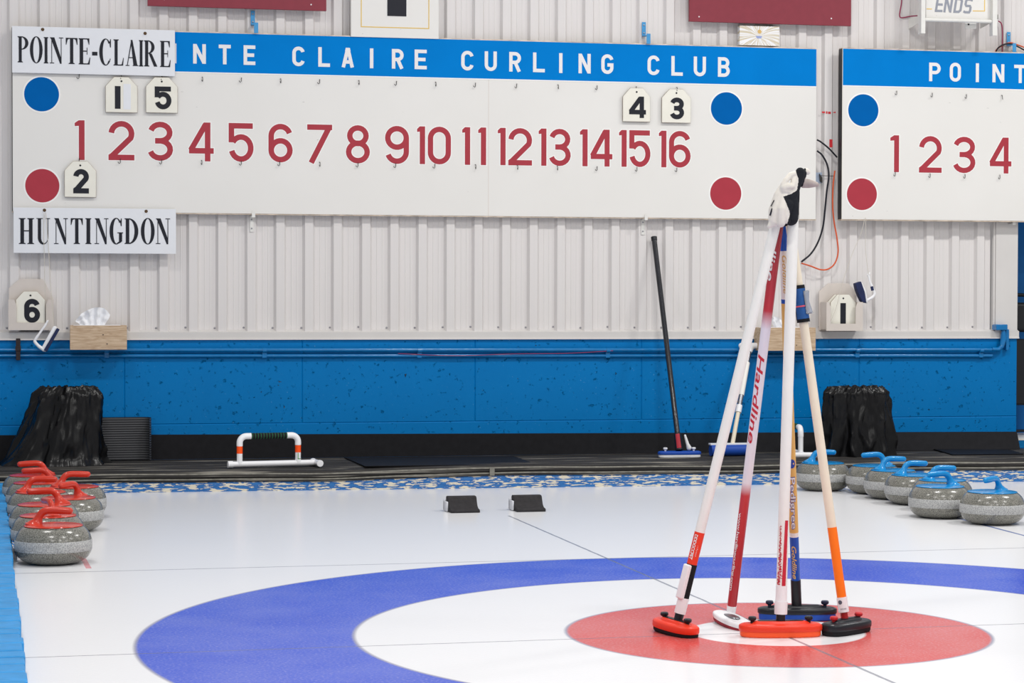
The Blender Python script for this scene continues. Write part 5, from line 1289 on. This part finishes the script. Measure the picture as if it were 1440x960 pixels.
# B: second, red-white fading shaft, white head
footB = ony(1029, 853, onz(1037, 873).y); topB = ony(1094.5, 318, -.002)
tB, LB, sB = broom('broom with red to white fading shaft and white head, second from left in the stack', footB, topB, .0145)
RDK = (176, 36, 46); WH = (234, 230, 234)
zz0, zz1 = sB(853), LB
ff = lambda py: (sB(py) - zz0) / (zz1 - zz0)
FB = fade_mat('fading_red_shaft', [(0, RDK), (ff(695), (196, 50, 54)), (ff(678), WH), (ff(462), (226, 220, 230)), (ff(436), (190, 40, 54)), (1, (150, 36, 48))], zz0, zz1)
seg(tB, 'shaft', zz0, LB, r * .94, r * .98, FB); phB = facing(tB, .5)
def squash(o, ky, phi):
    for v in o.data.vertices:
        a = math.atan2(v.co.y, v.co.x); d = (a - phi + pi) % (2 * pi) - pi; rr_ = math.hypot(v.co.x, v.co.y); v.co.x = rr_ * cos(phi + d * ky); v.co.y = rr_ * sin(phi + d * ky)
def fit_text(t, name, text, z0, z1, size, rr_, m_, phi, ky, **k):
    o = shaft_text(t, name, text, z0, size, rr_, m_, phi, **k); zs_ = [v.co.z for v in o.data.vertices]; a, b_ = max(zs_), min(zs_)
    for v in o.data.vertices: v.co.z = z0 + (v.co.z - a) * ((z0 - z1) / (a - b_))
    squash(o, ky, phi); return o
fit_text(tB, 'lettering', 'www.hardlinecurling.com', sB(720), sB(829), .0125, r * .95, WHITETX, phB - .62, 1.0, spacing=.92, bold=.0002)
fit_text(tB, 'maker_name', 'Hardline', sB(497), sB(622), .040, r * .97, REDTX, phB - .22, .72, shear=.25, bold=.0005)
fit_text(tB, 'maker_name', 'Hardline', sB(296), sB(394), .040, r * .99, WHITETX, phB - .40, .66, shear=.25, bold=.0005)
yB, cB = yaw_of((1000, 866), (1058, 888))
cB = onz(1029, 879.5, 0)
head_parts(tB, cB, yB, .235, .070, WHITEPL, mat('dark_red_pad', (150, 36, 50), .7), WHITEPL, tilt=(.05, 0), hh=.018, pad=.012, k=2.3, ridge=False, knobs=False)
o = seg(tB, 'ferrule', sB(872), sB(851), r * .8, r * 1.0, WHITEPL)
b = MB(); b.loft(superell(.05, .016, 24, 2.4), [(0, 1, 1), (.003, .9, .9)]); o = b.build('steel_plate', STEEL, tB); child_world(o, Matrix.Translation(cB + Vector((0, 0, .027))) @ Matrix.Rotation(yB, 4, 'Z'))
# C: front, white shaft, orange-red head
cC = onz(1097.5, 894, 0)
footC = ony(1098.3, 851, cC.y); topC = ony(1115.5, 302, -.045)
tC, LC, sC = broom('frontmost broom with thick white shaft and long orange-red head', footC, topC, .016)
r = .0158
seg(tC, 'shaft', sC(823), LC, r * .98, r * 1.0, SHAFTW); phC = facing(tC, .3)
seg(tC, 'ferrule', sC(863), sC(845), r * 1.16, r * 1.2, WHITEPL); seg(tC, 'collar', sC(846), sC(822), r * 1.05, r * 1.02, WHITEPL)
seg(tC, 'neck', sC(878), sC(862), r * .8, r * .85, BLACKPL)
b = MB(); V = []; N_ = 40; rq = r * .99 + .0006
for i in range(N_ + 1):
    py = lerp(823, 731, i / N_); z = sC(py); a0_ = phC + (.02 + .25 * i / N_); a1_ = phC + (.75 + .15 * i / N_) + .05 * noise.noise(Vector((i * .7, 0, 0)))
    for k in range(5): a = lerp(a0_, a1_, k / 4); V.append((rq * cos(a), rq * sin(a), z))
b.add(V, [(5 * i + k, 5 * i + k + 1, 5 * i + 5 + k + 1, 5 * i + 5 + k) for i in range(N_) for k in range(4)]); b.build('red_stripe', REDTX, tC)
def redscript(z0, z1, phi0, w):
    b = MB(); random.seed(11); V = []; F = []; n_ = 46
    for i in range(n_):
        z = lerp(z0, z1, i / n_); dz = (z1 - z0) / n_; wd = w * lerp(1, .35, i / n_)
        for k in range(3):
            a0_ = phi0 + wd * random.uniform(-.6, .3); a1_ = a0_ + wd * random.uniform(.25, .7); h_ = dz * random.uniform(.35, .8); zo = random.uniform(0, dz * .4)
            o_ = len(V); zs_ = random.uniform(-.6, .6) * dz
            V += [(rq * cos(a0_), rq * sin(a0_), z + zo), (rq * cos(a1_), rq * sin(a1_), z + zo + zs_), (rq * cos(a1_), rq * sin(a1_), z + zo + h_ + zs_), (rq * cos(a0_), rq * sin(a0_), z + zo + h_)]
            F.append((o_, o_ + 1, o_ + 2, o_ + 3))
    b.add(V, F); return b
redscript(sC(822), sC(738), phC - .55, .75).build('brush_marks', REDTX, tC, ang=0)
yC, _ = yaw_of((1042, 887), (1153, 886))
head_parts(tC, cC, yC, .240, .090, REDOR, mat('orange_pad', (255, 92, 44), .5, noise_amt=.03), BLACKPL, hh=.026, pad=.016, kx=.68)
# D: blue and gold
cD = onz(1121, 871, 0)
footD = ony(1120.5, 858, cD.y); topD = ony(1100.3, 305, .034)
tD, LD, sD = broom('broom with blue and gold shaft and black head on a blue pad', footD, topD, .0135)
r = .0136
seg(tD, 'blue_wrap', sD(817), sD(754), r, r, BLUESH); seg(tD, 'white_band', sD(754), sD(748), r * 1.0, r * 1.0, SHAFTW)
seg(tD, 'gold_wrap', sD(748), sD(426), r, r * .93, GOLD); seg(tD, 'blue_band', sD(426), sD(420), r * .94, r * .94, BLUESH)
seg(tD, 'white_wrap', sD(420), sD(352), r * .93, r * .92, SHAFTW); seg(tD, 'blue_top', sD(352), LD, r * .93, r * .92, BLUESH)
seg(tD, 'ferrule', sD(864), sD(815), r * 1.12, r * 1.12, BLACKPL)
phD = facing(tD, .3)
fit_text(tD, 'maker_name', 'Goldline', sD(766), sD(820) if False else sD(812), .030, r, GOLDTX, phD - .15, .62, shear=.3, bold=.0006)
fit_text(tD, 'maker_name', 'Goldline', sD(358), sD(412), .030, r * .93, GOLDTX, phD + .1, .62, shear=.3, bold=.0004)
fit_text(tD, 'model_name_outline', 'Pedigree', sD(669), sD(742.5), .036, r * .98, BLUETX, phD + .1, .60, bold=.0016)
fit_text(tD, 'model_name', 'Pedigree', sD(670), sD(741.5), .036, r * .98 + .0006, WHITETX, phD + .1, .60, bold=.0003)
b = MB(); V = [(r * .985 * cos(phD - .45), r * .985 * sin(phD - .45), sD(650.5))]
zc_ = sD(650.5); Rb = .011
for i in range(25):
    a = 2 * pi * i / 24; ph_ = phD + .05 + Rb * cos(a) / r; V.append(((r + .0005) * cos(ph_), (r + .0005) * sin(ph_), zc_ + 1.25 * Rb * sin(a)))
V[0] = ((r + .0007) * cos(phD + .05), (r + .0007) * sin(phD + .05), zc_)
b.add(V, [(0, i, i + 1) for i in range(1, 25)]); b.build('round_emblem', BLUETX, tD)
yD, _ = yaw_of((1067, 868), (1176, 868))
head_parts(tD, cD, yD, .238, .088, BLACKPL, BLUEPAD, mat('dark_navy_knob', (30, 36, 62), .4), hh=.022, pad=.020, k=2.6, kx=.70)
# E: right, cream and orange
cE = onz(1190, 890, 0)
footE = ony(1186.8, 862, cE.y + .004); topE = ony(1109.5, 305, .012)
tE, LE, sE = broom('broom with cream shaft, orange wrap and black head with red knobs', footE, topE, .0135)
r = .0134
seg(tE, 'shaft', sE(742), LE, r, r * .98, SHAFTC); seg(tE, 'orange_wrap', sE(840), sE(741), r * 1.02, r * 1.02, ORANGE)
seg(tE, 'ferrule', sE(860), sE(839), r * 1.16, r * 1.14, WHITEPL); seg(tE, 'neck', sE(874), sE(859), r * .8, r * .8, mat('deep_red', (170, 34, 36), .4))
phE = facing(tE, .2)
b = MB(); V = []; Rb = .0062; zc_ = sE(845.5); rr2 = r * 1.15 + .0006
V.append((rr2 * cos(phE - .45), rr2 * sin(phE - .45), zc_))
for i in range(21):
    a = 2 * pi * i / 20; ph_ = phE - .45 + Rb * cos(a) / rr2; V.append((rr2 * cos(ph_), rr2 * sin(ph_), zc_ + Rb * sin(a)))
b.add(V, [(0, i, i + 1) for i in range(1, 21)]); b.build('round_badge', mat('badge_grey', (90, 96, 110), .5), tE)
fit_text(tE, 'fine_lettering', 'HAMMER', sE(853), sE(859), .006, r * 1.16, GREYTX, phE, .5) if False else None
b = MB(); V = []
for k in range(7):
    a0_ = phE - .55 + k * .17; V0 = len(V); z_ = sE(856)
    V += [(rr2 * cos(a0_), rr2 * sin(a0_), z_), (rr2 * cos(a0_ + .09), rr2 * sin(a0_ + .09), z_), (rr2 * cos(a0_ + .09), rr2 * sin(a0_ + .09), z_ + .004), (rr2 * cos(a0_), rr2 * sin(a0_), z_ + .004)]
b.add(V, [(4 * k, 4 * k + 1, 4 * k + 2, 4 * k + 3) for k in range(7)]); b.build('fine_lettering', GREYTX, tE, ang=0)
# blue grip with a pink band and film
q0, q1 = sE(453), sE(401)
seg(tE, 'grip', q0 + .008, q1 - .006, r * 1.38, r * 1.30, BLUEFAB); seg(tE, 'grip_edge', q1 - .010, q1, r * 1.32, r * 1.3, BLACKFOAM); seg(tE, 'grip_edge', q0, q0 + .010, r * 1.42, r * 1.4, BLACKFOAM)
b = MB(); V = []
for z, rr_ in ((q0 + .008, r * 1.44), (q1 - .008, r * 1.36)):
    for k in range(5): a = phE - 1.65 + .5 * k / 4; V.append((rr_ * cos(a), rr_ * sin(a), z))
b.add(V, [(k, k + 1, k + 6, k + 5) for k in range(4)]); b.build('grip_seam', BLACKFOAM, tE)
seg(tE, 'rubber_band', sE(431.5), sE(429.5), r * 1.46, r * 1.46, mat('pink_band', (224, 90, 110), .5))
b = MB(); V = []
for i in range(9):
    t_ = i / 8; z = lerp(q1 - .018, q0 + .022, t_); 
    for k in range(7): a = phE + .6 + 1.4 * k / 6; rr_ = r * (1.5 + .9 * sin(pi * k / 6) * (.35 + .65 * abs(t_ - .42) * 1.6)); V.append((rr_ * cos(a), rr_ * sin(a), z))
b.add(V, [(7 * i + k, 7 * i + k + 1, 7 * i + 8 + k, 7 * i + 7 + k) for i in range(8) for k in range(6)]); o = b.build('clear_film', CLEARPL, tE); so = o.modifiers.new('t', 'SOLIDIFY'); so.thickness = .0006
yE, _ = yaw_of((1158, 892.5), (1225, 881))
head_parts(tE, cE, yE, .188, .080, BLACKPL, BLACKFOAM, mat('knob_red', (196, 40, 46), .4), hh=.026, pad=.014, k=3.2, kx=.62)

# ---- the glove draped over the broom tops: finger and palm volumes fused into one skin
gy = -.062
def gp(x, y, dy=0.0): return ony(1040 + x / 8.975, 225 + y / 8.975, gy + dy)
parts = []
def cap(pts, n=14, flat=1.0):
    """pts [(x, y, radius in zoom px, depth)]"""
    b = MB(); P = [gp(a, c_, d_) for a, c_, r_, d_ in pts]; R_ = [r_ / 8.975 / 487 for a, c_, r_, d_ in pts]
    path = []; rad_ = []
    for i in range(len(P) - 1):
        for k in range(4): path.append(P[i].lerp(P[i + 1], k / 4)); rad_.append(lerp(R_[i], R_[i + 1], k / 4))
    path.append(P[-1]); rad_.append(R_[-1]); b.tube(path, rad_, n, round_end=True); parts.append(b)
# cuff and palm
cap([(372, 838, 26, .0), (420, 790, 62, .0), (450, 640, 85, .0), (500, 450, 70, .0), (545, 360, 60, .0)])
cap([(520, 790, 60, -.012), (530, 620, 80, -.012), (560, 450, 60, -.006)])
cap([(650, 735, 92, .0), (665, 600, 86, .0), (640, 480, 88, .0), (700, 330, 72, .0), (760, 180, 66, .0)])
cap([(560, 760, 80, .03), (560, 560, 90, .03), (600, 420, 80, .03)])
cap([(690, 720, 66, .045), (680, 560, 76, .045), (690, 400, 70, .03)])
cap([(610, 780, 30, -.018), (590, 700, 40, -.018), (620, 560, 60, -.014)])
# loops of the folded fingers
cap([(700, 170, 36, -.004), (640, 190, 36, -.006), (590, 250, 36, -.010), (555, 310, 40, -.010)])
cap([(560, 350, 52, -.012), (620, 330, 40, -.016), (670, 330, 38, -.014), (680, 260, 32, -.008), (680, 200, 30, -.004)])
cap([(560, 380, 62, -.008), (640, 400, 40, -.008)])
# top and the fingers to the right
cap([(765, 150, 58, -.002), (800, 165, 50, .004), (790, 260, 40, .006)])
cap([(840, 140, 42, .016), (858, 150, 38, .018)])
cap([(790, 290, 42, .012), (850, 280, 44, .012), (910, 290, 40, .012), (970, 305, 30, .012)])
cap([(800, 320, 32, .018), (880, 325, 28, .018), (985, 315, 20, .016)])
allb = MB()
for b in parts: allb.add(b.V, b.F)
gc = gp(600, 500); allb.V = [tuple(Vector(v) - gc) for v in allb.V]
go = allb.build('glove', [GLOVEW, GLOVEB, GLOVEG], ang=0)
go.location = gc
rmod = go.modifiers.new('remesh', 'REMESH'); rmod.mode = 'VOXEL'; rmod.voxel_size = .0016
smod = go.modifiers.new('smooth', 'SMOOTH'); smod.iterations = 5; smod.factor = .6
bpy.context.view_layer.update()
me = bpy.data.meshes.new_from_object(go.evaluated_get(bpy.context.evaluated_depsgraph_get()))
go.modifiers.clear(); go.data = me
me.materials.clear()
for m_ in (GLOVEW, GLOVEB, GLOVEG): me.materials.append(m_)
BLK = [(690, 100), (690, 150), (712, 230), (705, 300), (690, 375), (620, 420), (515, 458), (560, 580), (598, 690), (570, 750), (560, 860), (800, 860), (800, 500), (800, 330), (812, 220), (838, 190), (842, 60), (740, 60)]
GRY = [(815, 190), (1100, 190), (1100, 420), (780, 420), (795, 330)]
def inpoly(x, y, P):
    c_ = False; j = len(P) - 1
    for i in range(len(P)):
        if (P[i][1] > y) != (P[j][1] > y) and x < (P[j][0] - P[i][0]) * (y - P[i][1]) / (P[j][1] - P[i][1]) + P[i][0]: c_ = not c_
        j = i
    return c_
ex, ez = gp(1600, 0) - gp(600, 0), gp(0, 1500) - gp(0, 500)
g0 = gp(0, 0)
for p in me.polygons:
    w_ = Vector(p.center) + gc; d_ = w_ - g0; v = w_ - CAM
    # the seam layout is taken in the glove's own upright plane
    X_ = d_.x / (ex.x / 1000); Z_ = (d_.z - 0) / (ez.z / 1000)
    p.material_index = 1 if inpoly(X_, Z_, BLK) else 2 if inpoly(X_, Z_, GRY) else 0
    p.use_smooth = True
tag(go, 'cream and black sports glove pulled over the tops of the standing brooms', 'glove')
pq = gp(398, 655, -.012) ; b = MB(); b.box(-.0025, .0025, -.001, .001, -.011, .011); o = b.build('strap_edge', DARKTX, go, ang=0, bevel=.001); o.location = pq - gc; o.rotation_euler = (0, radians(18), 0)
pq = gp(415, 545, -.012) ; b = MB(); b.box(-.0012, .0012, -.001, .001, -.010, .010); o = b.build('strap_edge', DARKTX, go, ang=0); o.location = pq - gc; o.rotation_euler = (0, radians(28), 0)

# ================================================================== light
def area(loc, size, power, rot=(0, 0, 0), col=(1, 1, 1)):
    l = bpy.data.lights.new('ceiling_or_fill_lamp', 'AREA'); l.shape = 'RECTANGLE'; l.size, l.size_y = size; l.energy = power; l.color = col
    o = bpy.data.objects.new('ceiling_or_fill_lamp', l); COL.objects.link(o); o.location = loc; o.rotation_euler = rot
for x, y, pw in ((-2.9, 2.2, 52), (.9, 2.2, 92), (4.6, 2.2, 126), (-2.6, -1.8, 80), (1.0, -1.8, 70), (4.6, -1.8, 70), (-2.6, -5.8, 80), (1.0, -5.8, 90), (4.6, -5.8, 80)):  # rearmost row, behind the camera, is added fill for frontal light
    area((x, y, 4.8), (.9, .3), pw, col=(1, .985, .96))
wd = bpy.data.worlds.new('hall'); SC.world = wd; wd.use_nodes = True
wd.node_tree.nodes['Background'].inputs['Color'].default_value = (.97, .975, 1, 1); wd.node_tree.nodes['Background'].inputs['Strength'].default_value = .41
SC.view_settings.view_transform = 'Standard'; SC.view_settings.look = 'None'; SC.view_settings.gamma = 1; SC.view_settings.use_curve_mapping = False
SC.view_settings.exposure = 0.0
